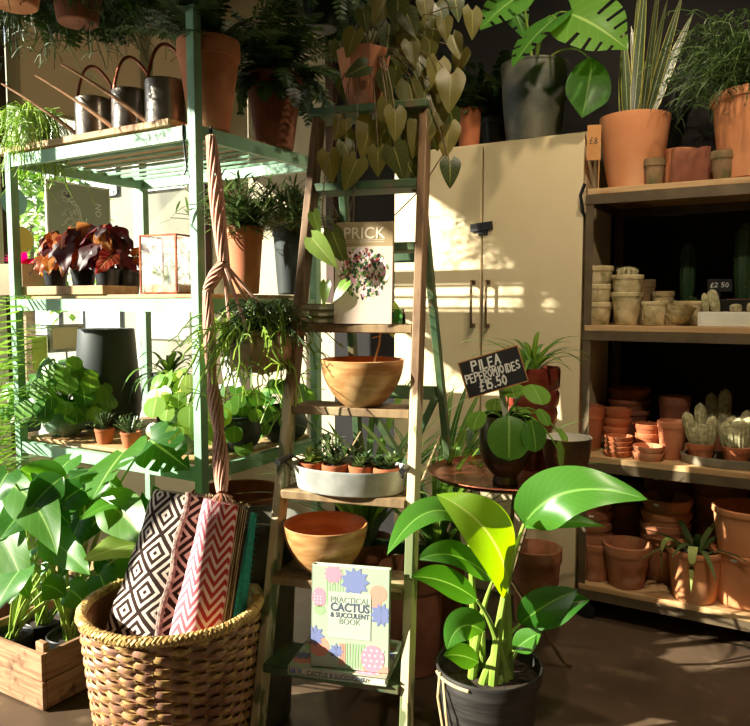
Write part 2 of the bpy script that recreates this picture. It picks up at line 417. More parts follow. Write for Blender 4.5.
def strap_plant(n=24, L=.3, W_=.018, el=(.5,1.3), droop=1.0, kind='strap', rows=8):
    mb = MB()
    for i in range(n):
        az = 2*PI*i/n*2.4+random.uniform(-.3,.3); e = random.uniform(*el); l = L*random.uniform(.65, 1.1)
        p1 = dirv(az, e)*l*.55; p2 = p1+dirv(az, e-1.3*droop)*l*.5
        blade(mb, (0,0,0), p1, p2, W_*random.uniform(.8,1.1), (0,0,1), kind, rows, 2, .35)
    return mb
def pilea(n=24, R=.15, LW=.07, el=(.0,1.3), Hh=.12, face=None):
    """round leaves on long stalks"""
    mb = MB(); st = MB()
    for i in range(n):
        az = 2*PI*i*.382+random.uniform(-.2,.2); e = random.uniform(*el); r = R*random.uniform(.55, 1.05)
        p = Vector((math.cos(az)*math.cos(e)*r, math.sin(az)*math.cos(e)*r, math.sin(e)*Hh*random.uniform(.7,1.2)))
        st.tube(bez((0,0,-.02), Vector((p.x*.4, p.y*.4, p.z*.8+.02)), p, 5), .0016, 4, 0, False)
        out = Vector((math.cos(az), math.sin(az), 0)); n_ = (out*.9+Vector((0,0,random.uniform(.15,1.1)))).normalized()
        if face is not None: n_ = (n_*.6+Vector(face)).normalized()
        dn = (Vector((0,0,-1)) - n_*n_.z*-1); dn = dn.normalized() if dn.length > .05 else out
        w_ = LW*random.uniform(.6, 1.15); a = p-dn*w_*.35; b = p+dn*w_*.65
        blade(mb, a, (a+b)/2+n_*w_*.08, b, w_*1.0, n_, 'round', 8, 6, -.12)
    return mb, st
def rosette(n=18, L=.03, W_=.012, el=(.2,1.3), c=(0,0,0), th=1):
    mb = MB()
    for i in range(n):
        az = i*2.4; e = random.uniform(*el); d = dirv(az, e); p = Vector(c); l = L*random.uniform(.7,1.1)
        blade(mb, p, p+d*l*.5+Vector((0,0,-.1*l)), p+d*l, W_, (0,0,1), 'obov', 4, 3, .5, cup=.3)
    return mb
def branchlets(n=12, H_=.06, leaf=.012):
    mb = MB()
    for i in range(n):
        az = random.uniform(0,2*PI); d = dirv(az, random.uniform(.5,1.5)); pts = bez((0,0,0), d*H_*.5, d*H_+Vector((0,0,-.008)), 5)
        mb.tube(pts, .002, 4, random.random(), True)
        for k in range(5):
            q = pts[k+1]; dd = dirv(random.uniform(0,2*PI), random.uniform(-.2,1))
            blade(mb, q, q+dd*leaf*.5, q+dd*leaf, leaf*.45, (0,0,1), 'ovate', 3, 2, .3)
    return mb
def cactus_col(mb, sp, base, top, r, ribs=11, nsp=260, bulge=1.0):
    base, top = Vector(base), Vector(top); ax = top-base; L = ax.length; ax.normalize()
    X = ax.orthogonal().normalized(); Y = ax.cross(X); seg = ribs*4; rings = 12; vs = []; fs = []
    for i in range(rings+1):
        t = i/rings; rr = r*(min(1, .72+t*.9))*math.sqrt(max(0, 1-max(0, (t-.72)/.28)**2)) if t < 1 else 0.0003
        for k in range(seg):
            a = 2*PI*k/seg; q = rr*(1+.06*math.cos(ribs*a))
            vs.append(base+ax*L*t+(X*math.cos(a)+Y*math.sin(a))*q)
    for i in range(rings):
        for k in range(seg):
            l = (k+1) % seg; fs.append((i*seg+k, i*seg+l, (i+1)*seg+l, (i+1)*seg+k))
    mb.add(vs, fs)
    for i in range(nsp):
        t = random.random()**.9; k = random.randrange(ribs); a = 2*PI*k/ribs
        rr = r*(min(1, .72+t*.9))*math.sqrt(max(.0, 1-max(0, (t-.72)/.28)**2))*1.05
        o = (X*math.cos(a)+Y*math.sin(a)); p = base+ax*L*t+o*rr
        d = (o+Vector((random.uniform(-1,1),random.uniform(-1,1),random.uniform(-1,1)))*.8).normalized()*r*.33
        s = d.cross(ax).normalized()*r*.02 if d.cross(ax).length > 1e-6 else X*r*.02
        sp.add([p-s, p+s, p+d], [(0,1,2)])

# ---------------------------------------------------------------- pots
def pot_mb(h, rt, rb, rim=.18, lip=.06, wall=.05, seg=36, style='classic', wob=0):
    """local, stands on z=0. rim: rim height / h, lip: rim overhang / rt"""
    mb = MB(); th = wall*rt*1.6; ro = rt; ri = rt-th
    if style == 'classic':
        zr = h*(1-rim); rn = rt*(1-lip)
        prof = [(0,0),(rb*.93,0),(rb,.004),(rb+(rn-rb)*.5,zr*.5),(rn,zr-.001),(ro*.985,zr),(ro,zr+.004),(ro,h-.003),(ro-.003,h),(ri+.002,h),(ri,h-.003),(rn-th,zr*.9),(rb-th*.7,.015),(0,.015)]
    elif style == 'plain':
        prof = [(0,0),(rb*.93,0),(rb,.004)]+[(rb+(rt-rb)*t**.8, h*t) for t in (.25,.5,.75,.97)]+[(rt-.001,h),(ri+.001,h),(ri,h-.004),(rb-th*.6,.015),(0,.015)]
    elif style == 'belly':
        prof = [(0,0),(rb*.95,0)]+[(rb+(rt*1.0-rb)*math.sin(PI/2*min(1,t*1.25)), h*t) for t in (.06,.2,.4,.6,.8)]+[(rt*.97,h*.97),(rt*.96,h),(rt*.9,h),(rt*.88,h*.96),(rt*.9,h*.6),(rb*.8,.015),(0,.015)]
    elif style == 'round':
        prof = [(0,0),(rb*.8,0)]+[(rt*1.12*math.sin(PI*(.18+.64*t))**.8*(1 if t > .1 else .9), h*t) for t in (.05,.15,.3,.45,.6,.75,.9)]+[(rt*.9,h*.985),(rt*.84,h),(rt*.8,h*.97),(rt*.9,h*.6),(rb*.7,.015),(0,.015)]
    elif style == 'rolled':
        prof = [(0,0),(rb*.95,0),(rb,.005),(rb+(rt*.93-rb)*.55,h*.4),(rt*.93,h*.86),(rt*.97,h*.88),(rt,h*.91),(rt,h*.96),(rt*.975,h*.99),(rt*.93,h),(rt*.88,h*.98),(rt*.86,h*.9),(rb*.85,.02),(0,.02)]
    mb.lathe(prof, seg, wob=wob, ph=random.random()*6)
    return mb
def soil_mb(r, z, bumpy=.004):
    mb = MB(); n = 6
    prof = [(0, z+.003)]+[(r*i/n, z+random.uniform(-bumpy, bumpy)) for i in range(1, n+1)]
    mb.lathe(prof, 20); return mb
POTS = {}
def pot(name, label, loc, h, rt, rb, m='terra', group=None, cat='pot', style='classic', rotz=None, **k):
    mb = pot_mb(h, rt, rb, style=style, **k)
    o = mb.build(name, K[m] if isinstance(m, str) else m, None, loc, random.uniform(0, 6) if rotz is None else rotz)
    return tag(o, label, cat, group)
def potted(name, label, loc, h, rt, rb, m='terra', plant=None, group=None, cat='potted plant', style='classic', rotz=0, soil=True, sz_=.86, potname='pot', **k):
    """plant: list of (part name, MB, material key, z offset)"""
    t = thing(name, label, cat, loc, rotz, group)
    pot_mb(h, rt, rb, style=style, **k).build(potname, K[m], t)
    if soil: soil_mb(rt*.86, h*sz_).build('soil', K['soil'], t)
    for nm, mb, mk, z in (plant or []):
        mb.build(nm, K[mk], t, (0, 0, z))
    return t
def saucer(label, loc, r, group, m='terra', h=.022):
    mb = MB(); mb.lathe([(0,0),(r*.82,0),(r*.86,.002),(r,h-.002),(r*.99,h),(r*.93,h),(r*.8,.006),(0,.006)], 36)
    return tag(mb.build('plant_saucer', K[m], None, loc), label, 'saucer', group)

# ---------------------------------------------------------------- writing
def text_mb(s, size, ext=.0004, align='CENTER', sx=1.0, bold=0):
    cu = bpy.data.curves.new('t', 'FONT'); cu.body = s; cu.size = size; cu.align_x = align; cu.align_y = 'CENTER'
    cu.extrude = ext; cu.offset = bold; cu.resolution_u = 3
    o = bpy.data.objects.new('t', cu); C.objects.link(o); bpy.context.view_layer.update()
    me = bpy.data.meshes.new_from_object(o.evaluated_get(bpy.context.evaluated_depsgraph_get()))
    mb = MB(); mb.add([(v.co.x*sx, v.co.y, v.co.z) for v in me.vertices], [tuple(p.vertices) for p in me.polygons])
    bpy.data.objects.remove(o); bpy.data.curves.remove(cu); bpy.data.meshes.remove(me)
    return mb
GL = {'P':([[(0,0),(.05,1),(.6,.95),(.65,.6),(.03,.48)]]), 'I':([[(.2,0),(.25,1)]]), 'L':([[(0,1),(0,0),(.55,.05)]]),
 'E':([[(.55,1),(0,.97),(0,0),(.6,0)],[(0,.5),(.45,.52)]]), 'A':([[(0,0),(.35,1),(.65,0)],[(.12,.38),(.55,.38)]]),
 'R':([[(0,0),(0,1),(.55,.92),(.55,.6),(0,.5),(.6,0)]]), 'O':([[(.3,0),(0,.3),(0,.7),(.3,1),(.6,.7),(.6,.3),(.3,0)]]),
 'M':([[(0,0),(.05,1),(.33,.4),(.62,1),(.7,0)]]), 'D':([[(0,0),(0,1),(.45,.9),(.6,.5),(.45,.1),(0,0)]]),
 'S':([[(.55,.9),(.3,1),(.05,.8),(.15,.55),(.5,.42),(.55,.15),(.25,0),(0,.12)]]),
 '£':([[(.6,.9),(.35,1),(.2,.8),(.22,.3),(0,0),(.6,.02)],[(.0,.5),(.5,.5)]]),
 '1':([[(.1,.8),(.3,1),(.3,0)]]), '2':([[(0,.8),(.25,1),(.5,.8),(.45,.5),(0,0),(.6,.02)]]), '8':([[(.3,.52),(.05,.75),(.3,1),(.55,.75),(.3,.52),(0,.25),(.3,0),(.6,.25),(.3,.52)]]),
 '5':([[(.55,1),(.08,1),(.05,.55),(.4,.6),(.55,.3),(.35,0),(0,.08)]]), '0':([[(.3,0),(.03,.3),(.03,.7),(.3,1),(.55,.7),(.55,.3),(.3,0)]]),
 'N':([[(0,0),(.02,1),(.55,0),(.57,1)]]), '4':([[(.4,0),(.4,1),(0,.35),(.6,.35)]]), "'":([[(.1,1),(.05,.75)]]),
 '.':([[(.1,0),(.14,.06)]]), ' ':[]}
def chalk(mb, s, x, y, hgt, wd=None, th=.11, slant=.15, jit=.06, z=.0006, adv=.82):
    """brush-written characters in the xy plane, baseline y, centred on x"""
    tot = sum((.5 if c in " .1'I" else adv) for c in s); k = (wd/tot) if wd else hgt*.9; cx = x-tot*k/2; r = random.Random(len(s)*7+ord(s[0]))
    for c in s:
        a = .5 if c in " .1'I" else adv; oy = r.uniform(-jit, jit)*hgt
        for st in GL.get(c, []):
            P = [Vector((cx+(px_*k*.95)+slant*py_*hgt*.5, y+oy+py_*hgt, z)) for px_, py_ in st]
            for i in range(len(P)-1):
                d = P[i+1]-P[i]
                if d.length < 1e-6: continue
                d.normalize(); n_ = Vector((-d.y, d.x, 0))*th*hgt/2; e = d*th*hgt*.35
                mb.add([P[i]-e-n_, P[i+1]+e-n_, P[i+1]+e+n_, P[i]-e+n_], [(0,1,2,3)])
        cx += a*k
    return mb
random.seed(7)
# ================================================================ the room
UL, VB, ZC, UR, VF = -3.1, 3.42, 3.15, 2.6, -2.6
K['floor'] = mat('polished brown concrete', rgb(96,78,60), rgb(72,57,44), 1.6, .42, bst=.05, c3=rgb(110,92,72), s3=9)
K['ceil'] = mat('ceiling plaster', rgb(150,142,128), rgb(140,132,118), 2, .9)
mb = MB(); mb.box(((UL+UR)/2, (VB+VF)/2, -.05), (UR-UL+.2, VB-VF+.2, .1)); struct(mb.build('floor', K['floor']))
mb = MB(); mb.box(((UL+UR)/2, (VB+VF)/2, ZC+.05), (UR-UL+.2, VB-VF+.2, .1)); struct(mb.build('ceiling', K['ceil']))
K['blind'] = leafmat('cream roller blind', rgb(150,140,118), rgb(150,140,118), None, .9, .25)
WIN = [(1.98, 3.3, .55, 2.8), (.03, 1.86, .3, 2.85), (-1.8, -.03, .3, 2.85)]
wl = MB(); a = VF
for v0, v1, z0, z1 in sorted(WIN):
    wl.box((UL-.06, (a+v0)/2, ZC/2), (.12, v0-a, ZC)); a = v1
    wl.box((UL-.06, (v0+v1)/2, z0/2), (.12, v1-v0, z0)); wl.box((UL-.06, (v0+v1)/2, (z1+ZC)/2), (.12, v1-v0, ZC-z1))
wl.box((UL-.06, (a+VB)/2, ZC/2), (.12, VB-a, ZC)); struct(wl.build('wall_left', K['white']))
for n, (v0, v1, z0, z1) in enumerate(WIN):
    t = bpy.data.objects.new('window_%d' % (n+1), None); C.objects.link(t); t.location = (UL-.06, (v0+v1)/2, z0); struct(t)
    hw, hh = (v1-v0)/2, z1-z0
    f = MB(); mk = 'brown_timber'
    for y in ((-hw+.025, hw-.025) if n == 0 else (-hw+.012, hw-.012)): f.box((0, y, hh/2), (.09 if n == 0 else .05, .05 if n == 0 else .024, hh))
    f.box((0, 0, .025), (.09, hw*2-.1, .05)); f.box((0, 0, hh-.025), (.09, hw*2-.1, .05))
    o = f.build('frame', K[mk], t)
    f = MB(); y0 = .16 if n == 0 else 0
    f.box((0, y0, hh/2), (.05, .035, hh-.1)); f.build('mullion', K['zinc'], t)
    if n == 0:
        b_ = MB(); b_.box((.04, .0, hh-.36), (.004, hw*2-.12, .62)); b_.tube([(.04,-hw+.06,hh-.67),(.04,hw-.06,hh-.67)], .008, 8); b_.tube([(.04,-hw+.06,hh-.07),(.04,hw-.06,hh-.07)], .02, 10); b_.build('roller_blind', K['blind'], t)
    g = MB(); g.box((0, 0, hh/2), (.006, hw*2-.1, hh-.1)); g.build('glass_pane', K['winglass'], t)
    s = MB(); s.box((.075, 0, -.0), (.16, hw*2, .03)); s.build('sill', K['white'], t, bevel=.003)
UD = -2.32                                                    # where the white back wall turns to black boarding
mb = MB(); mb.box(((UL-.12+UD)/2, VB+.05, ZC/2), (UD-UL+.12, .1, ZC)); struct(mb.build('wall_back', mat('cream wall paint', rgb(190,178,150), rgb(180,168,142), 3, .8)))
mb = MB(); mb.box(((UR+UD)/2, VB+.05, ZC/2), (UR-UD, .1, ZC)); struct(mb.build('wall_back_dark', K['darkwall']))
mb = MB(); mb.box((UR+.05, (VB+VF)/2, ZC/2), (.1, VB-VF, ZC)); struct(mb.build('wall_right', K['ceil']))
mb = MB(); mb.box(((UL+UR)/2, VF-.05, ZC/2), (UR-UL, .1, ZC)); struct(mb.build('wall_front', K['ceil']))
mb = MB(); mb.box((UD, VB-.02, 2.2), (.05, .04, 1.9)); struct(mb.build('trim_1', K['brown_timber']))
# ---- outside the window
K['poster0'] = mat('pale pane', rgb(120,126,120))
K['pave'] = mat('pale paving', rgb(130,128,118), rgb(116,114,104), 2, .9)
K['facade'] = mat('cream render', rgb(104,104,90), rgb(92,92,80), 1, .9)
mb = MB(); mb.box((-12, 3, -.15), (17.7, 26, .1)); struct(mb.build('pavement', K['pave']))
t = thing('building', 'cream rendered building across the street seen through the left window', 'building', (-11, 9, -.1))
mb = MB(); mb.box((0, 1, 3.2), (9, 2, 6.4)); mb.build('wall', K['facade'], t)
for i in range(5):
    for j in range(2):
        f = MB(); x = -3.6+i*1.7; z = 1.5+j*2.5
        for dx in (-.5, .5): f.box((x+dx, -.02, z), (.08, .08, 1.5))
        for dz in (-.72, .72): f.box((x, -.02, z+dz), (1.0, .08, .08))
        w_ = f.build('window', K['zinc'], t)
        p = MB(); p.box((x, -.01, z), (.95, .03, 1.4)); p.build('pane', K['poster0'], w_)
def street_tree(x, y, h, lb):
    t = thing('tree', lb, 'tree', (x, y, -.1)); s = MB(); s.tube([(0,0,0),(.05,0,h*.4),(0,.1,h*.7)], [.09,.07,.03], 8); s.build('trunk', K['stem_brown'], t)
    m = MB()
    for i in range(1500):
        d = dirv(random.uniform(0,6.28), random.uniform(-1.2,1.5))*random.uniform(.3,1)*h*.3; p = Vector((d.x, d.y, h*.68+d.z)); q = dirv(random.uniform(0,6.28), random.uniform(-1,1))*.12
        blade(m, p, p+q*.5, p+q, .07, (0,0,1), 'ovate', 2, 2)
    m.build('crown', K['l_fern_l'], t)
street_tree(-6.6, 4.4, 3.0, 'leafy street tree outside the left window'); 
# ---- ceiling spotlights (out of frame above the shelves)
def spotlamp(X, Y, z, tx, ty, tz, e, size, lb, col=(1,.82,.60), blend=.6, soft=.03):
    p = W(X, Y, z); q = W(tx, ty, tz); d = (q-p).normalized()
    t = thing('spotlight', lb, 'spotlight', p)
    m = MB(); R = d.to_track_quat('Z', 'Y').to_matrix().to_4x4(); m.xf = R
    m.lathe([(0,-.12),(.035,-.12),(.04,-.1),(.045,-.01),(.041,-.01),(.036,-.09),(0,-.1)], 20); m.xf = None
    m.tube([(0,0,-0),(0,0,ZC-z)] if False else [-d*.11, Vector((-d.x*.11, -d.y*.11, ZC-z))], .008, 8); m.build('housing', K['black'], t)
    l = bpy.data.lights.new('bulb', 'SPOT'); l.energy = e; l.color = col; l.spot_size = math.radians(size); l.spot_blend = blend; l.shadow_soft_size = soft
    lo = bpy.data.objects.new('bulb', l); C.objects.link(lo); lo.parent = t; lo.location = d*.005; lo.rotation_euler = d.to_track_quat('-Z', 'Y').to_euler()
spotlamp(.75, 2.05, 2.95, .75, 2.95, 1.55, 55, 110, 'black ceiling spotlight above the cupboard')
spotlamp(.55, .9, 2.75, 1.2, 2.8, .95, 80, 80, 'black ceiling spotlight aimed at the rack of pots')

# ================================================================ cupboard and racks
CU0, CU1, CV, CH = -1.64, -.80, 2.89, 1.91
t = thing('cupboard', 'tall cream two-door cupboard behind the step ladder', 'cupboard', ((CU0+CU1)/2, CV+.23, 0))
hw = (CU1-CU0)/2
b = MB(); b.box((0, .01, CH/2+.03), (hw*2-.0, .42, CH-.06)); b.box((0, .01, .03), (hw*2-.06, .38, .06)); b.build('body', K['cream'], t, bevel=.003)
for s in (-1, 1):
    d = MB(); d.box((s*(hw/2+.001), -.215, CH/2+.04), (hw-.006, .022, CH-.1)); dr = d.build('door', K['cream'], t, bevel=.003)
    h = MB(); x = s*.033
    h.box((x, -.257, 1.245), (.009, .009, .2))
    for z in (1.155, 1.335): h.box((x, -.240, z), (.014, .028, .018))
    h.build('handle', K['brass'], dr, bevel=.001)
l = MB(); R_ = Matrix.Rotation(math.radians(-5), 3, 'Y'); l.box((.0, -.232, 1.565), (.095, .012, .032), R_); l.box((.005, -.229, 1.54), (.04, .006, .02)); l.build('latch', K['slate'], t)

RU0, RU1, RV0, RV1 = -.782, .40, 2.86, 3.36
RZ = [.146, .657, 1.165, 1.68]
t = thing('shelving_rack', 'wide khaki metal rack with pale board shelves full of terracotta pots', 'shelving', ((RU0+RU1)/2, (RV0+RV1)/2, 0))
ox, oy = (RU0+RU1)/2, (RV0+RV1)/2; hx, hy = (RU1-RU0)/2, (RV1-RV0)/2
for sx in (-1, 1):
    for sy in (-1, 1):
        p = MB(); x, y = sx*(hx-.002), sy*(hy-.0)
        p.box((x, y-sy*.016, (1.64+.10)/2), (.004, .032, 1.54+.02)); p.box((x-sx*.014, y, (1.64+.10)/2), (.028, .004, 1.56))
        for k in range(26): p.box((x+sx*.002, y-sy*.016, .16+k*.058), (.003, .008, .02))
        p.build('post', K['rackmetal'], t)
        c = MB(); c.lathe([(0,-.012),(.03,-.012),(.034,-.008),(.034,.008),(.03,.012),(0,.012)], 24)
        c.v = [(q[0], q[2], q[1]+.034) for q in c.v]; c.f = [f[::-1] for f in c.f]; c.uv = [u[::-1] for u in c.uv]
        c.box((0, .018, .055), (.03, .003, .07)); c.box((0, -.018, .055), (.03, .003, .07)); c.box((0, 0, .09), (.04, .045, .01))
        c.build('caster', K['black'], t, (x-sx*.03, y-sy*.03, 0))
for z in RZ:
    p = MB(); p.box((0, 0, z-.011), (hx*2-.012, hy*2+.01, .022)); s = p.build('shelf_board', K['wood'], t, bevel=.002)
    p = MB()
    for sy in (-1, 1): p.box((0, sy*(hy+.003), z-.04), (hx*2+.004, .004, .036))
    for sx in (-1, 1): p.box((sx*(hx-.004), 0, z-.04), (.004, hy*2-.01, .036))
    p.box((0, 0, z-.034), (.03, hy*2-.02, .022)); p.build('shelf_frame', K['rackmetal'], t)
h = MB(); h.tube([(-hx-.006,-hy+.06,1.56),(-hx-.02,-hy+.03,1.6),(-hx-.022,-hy+.0,1.66),(-hx-.004,-hy-.008,1.70)], .007, 8); h.build('end_hook', K['black'], t)

# ---- sage green shelving by the window
GU0, GU1, GV0, GV1 = -2.58, -1.653, 1.69, 2.31
GZ = [.24, .73, 1.265, 1.79]
gx, gy = (GU0+GU1)/2, (GV0+GV1)/2; hx, hy = (GU1-GU0)/2, (GV1-GV0)/2
t = thing('plant_shelving', 'tall sage green metal shelving with wooden boards by the window', 'shelving', (gx, gy, 0))
for sx in (-1, 1):
    for sy in (-1, 1):
        p = MB(); top = 2.13 if sy < 0 and sx > 0 else 1.80
        p.box((sx*hx, sy*hy, top/2), (.032, .032, top))
        if top > 2: p.box((sx*hx, sy*hy, top+.003), (.04, .04, .006))
        p.build('post', K['green'], t, bevel=.002)
for k, z in enumerate(GZ):
    p = MB()
    for sy in (-1, 1): p.box((0, sy*hy, z-.022), (hx*2-.034, .024, .042))
    for sx in (-1, 1): p.box((sx*hx, 0, z-.022), (.024, hy*2-.034, .042))
    if k == 3:
        for i in range(1, 9): p.tube([(-hx, -hy+i*hy*2/9, z-.012), (hx, -hy+i*hy*2/9, z-.012)], .0055, 6)
    p.build('shelf_frame', K['green'], t)
    n = 5 if k < 3 else 3; dd = (hy*2-.03)/5 if k < 3 else .115
    for i in range(n):
        p = MB(); p.box((random.uniform(-.004,.004), -hy+.02+dd*(i+.5), z+.007), (hx*2-(.04 if k < 3 else .05), dd-.006, .013)); p.build('board', K['wood'], t, bevel=.002)
c = MB(); c.xf = Matrix.Translation((.18, -hy-.0125, GZ[3]-.022)) @ Matrix.Rotation(PI/2, 4, 'X')
chalk(c, "A'L", 0, -.011, .024, z=.001); c.build('chalk_mark', K['whiteprint'], t)
hk = MB()
for (x, y) in ((hx-.035, -hy-.016), (hx+.018, -hy+.05)):
    hk.tube([(x,y,GZ[3]+.002),(x,y,GZ[3]-.03),(x+.012,y,GZ[3]-.13),(x+.01,y-.01,GZ[3]-.15),(x-.015,y-.01,GZ[3]-.145)], .0035, 6)
hk.build('hook', K['black'], t)

# ---- step ladder
LA = math.radians(13)
lo_ = W(-.128, 1.866, 0)
lad = thing('step_ladder', 'old wooden step ladder with worn green and cream paint used as a display', 'ladder', lo_, LA)
def hwz(z): return .213-.027*z
def yl(z): return .21*z
LM = Matrix.Translation(lo_) @ Matrix.Rotation(LA, 4, 'Z')
def L2R(x, y, z): return LM @ Vector((x, y, z))
LT = 1.80
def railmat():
    m, t_, bs = newmat('rail paint with sunlit lower part'); tc = nd(t_, 'ShaderNodeTexCoord'); s_ = nd(t_, 'ShaderNodeSeparateXYZ'); t_.links.new(tc.outputs['Object'], s_.inputs[0])
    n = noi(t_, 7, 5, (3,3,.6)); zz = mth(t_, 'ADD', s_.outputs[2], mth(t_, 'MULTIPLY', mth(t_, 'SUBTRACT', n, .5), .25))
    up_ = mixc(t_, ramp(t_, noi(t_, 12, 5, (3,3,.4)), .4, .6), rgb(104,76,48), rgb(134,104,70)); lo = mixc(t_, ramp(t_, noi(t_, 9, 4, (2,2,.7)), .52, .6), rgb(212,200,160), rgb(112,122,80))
    t_.links.new(mixc(t_, ramp(t_, zz, .98, 1.02), lo, up_), bs.inputs['Base Color']); bs.inputs['Roughness'].default_value = .6; return m  # cream lower part is sunlight on the rails, put into their colour
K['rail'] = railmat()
for s in (-1, 1):
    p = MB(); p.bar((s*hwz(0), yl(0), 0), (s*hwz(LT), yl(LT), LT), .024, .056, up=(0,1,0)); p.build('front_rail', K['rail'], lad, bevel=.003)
    p = MB(); p.bar((s*(hwz(0)-.02), .93, 0), (s*(hwz(LT)-.045), yl(LT)+.06, LT-.05), .022, .038, up=(0,1,0)); p.build('rear_leg', K['green_dark'], lad, bevel=.002)
LS = [.27, .50, .73, .96, 1.19, 1.42, 1.60]
for z in LS:
    p = MB(); p.box((0, yl(z)+.035, z-.012), (hwz(z)*2-.026, .15 if z < .9 else .12, .024)); p.build('tread', K['green_dark'] if z in (.27, 1.42, 1.60) else K['ladder_wood'], lad, bevel=.003)
p = MB(); p.box((0, yl(LT)+.02, LT+.011), (hwz(LT)*2+.03, .14, .022)); p.build('top_cap', K['green_dark'], lad, bevel=.003)
def ry(z): return .93+(yl(LT)+.06-.93)*z/(LT-.05)
for z in (.35, .95, 1.4):
    p = MB(); p.box((0, ry(z), z), ((hwz(z)-.03)*2-.02, .022, .045)); p.build('rear_crossbar', K['green_dark'], lad, bevel=.002)
for (za, zb) in ((.36, .94), (.94, .36)):
    p = MB(); p.bar((-hwz(za)+.05, ry(za)+(.022 if za > zb else -.022), za), (hwz(zb)-.05, ry(zb)+(.022 if za > zb else -.022), zb), .02, .03, up=(0,1,0)); p.build('rear_brace', K['green_dark'], lad)
for s in (-1, 1):
    p = MB(); p.tube([(s*(hwz(.8)-.035), yl(.8)+.03, .8), (s*(hwz(.8)-.05), (yl(.8)+ry(.8))/2, .70), (s*(hwz(.8)-.05), ry(.8)-.02, .8)], .003, 5); p.build('stay_rope', K['rope'], lad)
# ================================================================ on the rack of terracotta
random.seed(11)
e = .0008
def R(px, v, k): p = onv(px, v, RZ[k]+e); return p
def rp(px, wpx, hpx, v, k, label, m='terra', group='terracotta pots on the rack', taper=.72, z=None, name='terracotta_pot', **kw):
    p = R(px, v, k)
    if z is not None: p.z = z
    r = sz(wpx, p)/2; h = sz(hpx, p)
    pot(name, label, p, h, r, r*taper, m, group, **kw); return p, r, h
def stack(px, wpx, v, k, n, h, step, label, m='terra', group='stacked terracotta pots', taper=.74, z=None, style='classic', jx=.002, names=None, rim=.22, **kw):
    """n nested pots; the last is the topmost"""
    words = ['bottom pot of', 'second pot up in', 'third pot up in', 'fourth pot up in', 'fifth pot up in', 'sixth pot up in']
    p0 = R(px, v, k); z0 = p0.z if z is None else z; r = sz(wpx, p0)/2
    for i in range(n):
        w_ = 'topmost pot of' if i == n-1 else words[i]
        pot('terracotta_pot' if 'terra' in m else 'stone_pot', w_+' '+label, Vector((p0.x+random.uniform(-jx,jx), p0.y+random.uniform(-jx,jx), z0+i*step)), h, r, r*taper, m, group, rim=rim, style=style, **kw)
    return p0, r, z0+(n-1)*step+h
def cactus_mbs(cols, ribs=12, nsp=420):
    m, s = MB(), MB()
    for b, t_, r in cols: cactus_col(m, s, b, t_, r, ribs, nsp)
    return m, s
# --- bottom shelf
stack(590, 42, 3.09, 0, 4, .145, .05, 'the tall stack at the left end of the bottom shelf', 'terra_brown')
pot('terracotta_pot', 'brown pot standing alone in front of the left stack on the bottom shelf', R(595, 2.945, 0), .15, .064, .05, 'terra_brown', 'terracotta pots on the bottom shelf')
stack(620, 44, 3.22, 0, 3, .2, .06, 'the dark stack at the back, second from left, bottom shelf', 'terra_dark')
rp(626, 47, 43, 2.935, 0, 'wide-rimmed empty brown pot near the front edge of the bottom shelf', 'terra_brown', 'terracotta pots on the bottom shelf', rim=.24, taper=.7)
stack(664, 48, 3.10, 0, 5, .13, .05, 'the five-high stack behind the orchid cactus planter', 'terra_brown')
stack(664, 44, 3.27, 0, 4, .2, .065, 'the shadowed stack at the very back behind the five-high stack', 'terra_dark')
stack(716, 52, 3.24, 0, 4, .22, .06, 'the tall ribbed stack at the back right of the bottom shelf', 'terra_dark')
p = R(744, 2.99, 0); r = sz(66, p)/2
pot('terracotta_pot', 'large orange pot standing lowest at the right end of the bottom shelf', p, .20, r, r*.80, 'terra_orange', 'large orange pots', style='rolled')
pot('terracotta_pot', 'large orange pot stacked on top at the right end of the bottom shelf', p+Vector((0,0,.17)), .19, r*1.0, r*.76, 'terra_orange', 'large orange pots', style='classic', rim=.12)
p = R(797, 2.98, 0); pot('terracotta_pot', 'orange pot cut off by the right edge of the view on the bottom shelf', p, .24, .11, .085, 'terra_orange', 'large orange pots')
# orchid cactus planter
p = R(694, 2.93, 0); r = sz(54, p)/2; h = sz(52, p)
lv = MB()
for i in range(11):
    az = random.uniform(0, 6.28); az = [3.6, 2.9, 3.9, 4.4, 5.2, 0.2, 1.1, 5.8, 2.2, 4.9, 0.9][i]
    l = random.uniform(.15, .21); d = dirv(az, [.9,.7,1.3,1.2,1.0,.5,1.1,.8,1,1.4,.9][i]); q = Vector((d.x*.03, d.y*.03, 0))
    blade(lv, q, q+d*l*.6, q+d*l*.8+Vector((math.cos(az)*l*.7, math.sin(az)*l*.7, -l*[.9,.2,.1,.6,.9,.2,.1,.4,0,.1,.2][i])), .032, (0,0,1), 'strap', 10, 4, .1, teeth=.25)
lw = MB()
for az, l in ((3.75, .11), (4.75, .13)):
    d = dirv(az, .7); q = Vector((d.x*.05, d.y*.05, .0)); blade(lw, q, q+d*.16+Vector((0,0,.02)), q+Vector((math.cos(az)*.085, math.sin(az)*.085, -l)), .03, (0,0,1), 'strap', 9, 4, .1, teeth=.2)
potted('potted_orchid_cactus', 'pale terracotta planter with sprawling flat-stemmed cactus at the front of the bottom shelf', p, h, r, r*.74, 'terra_orange', [('stems', lv, 'l_succ_d', h*.86), ('pale_stems', lw, 'l_succ', h*.95)], style='rolled')
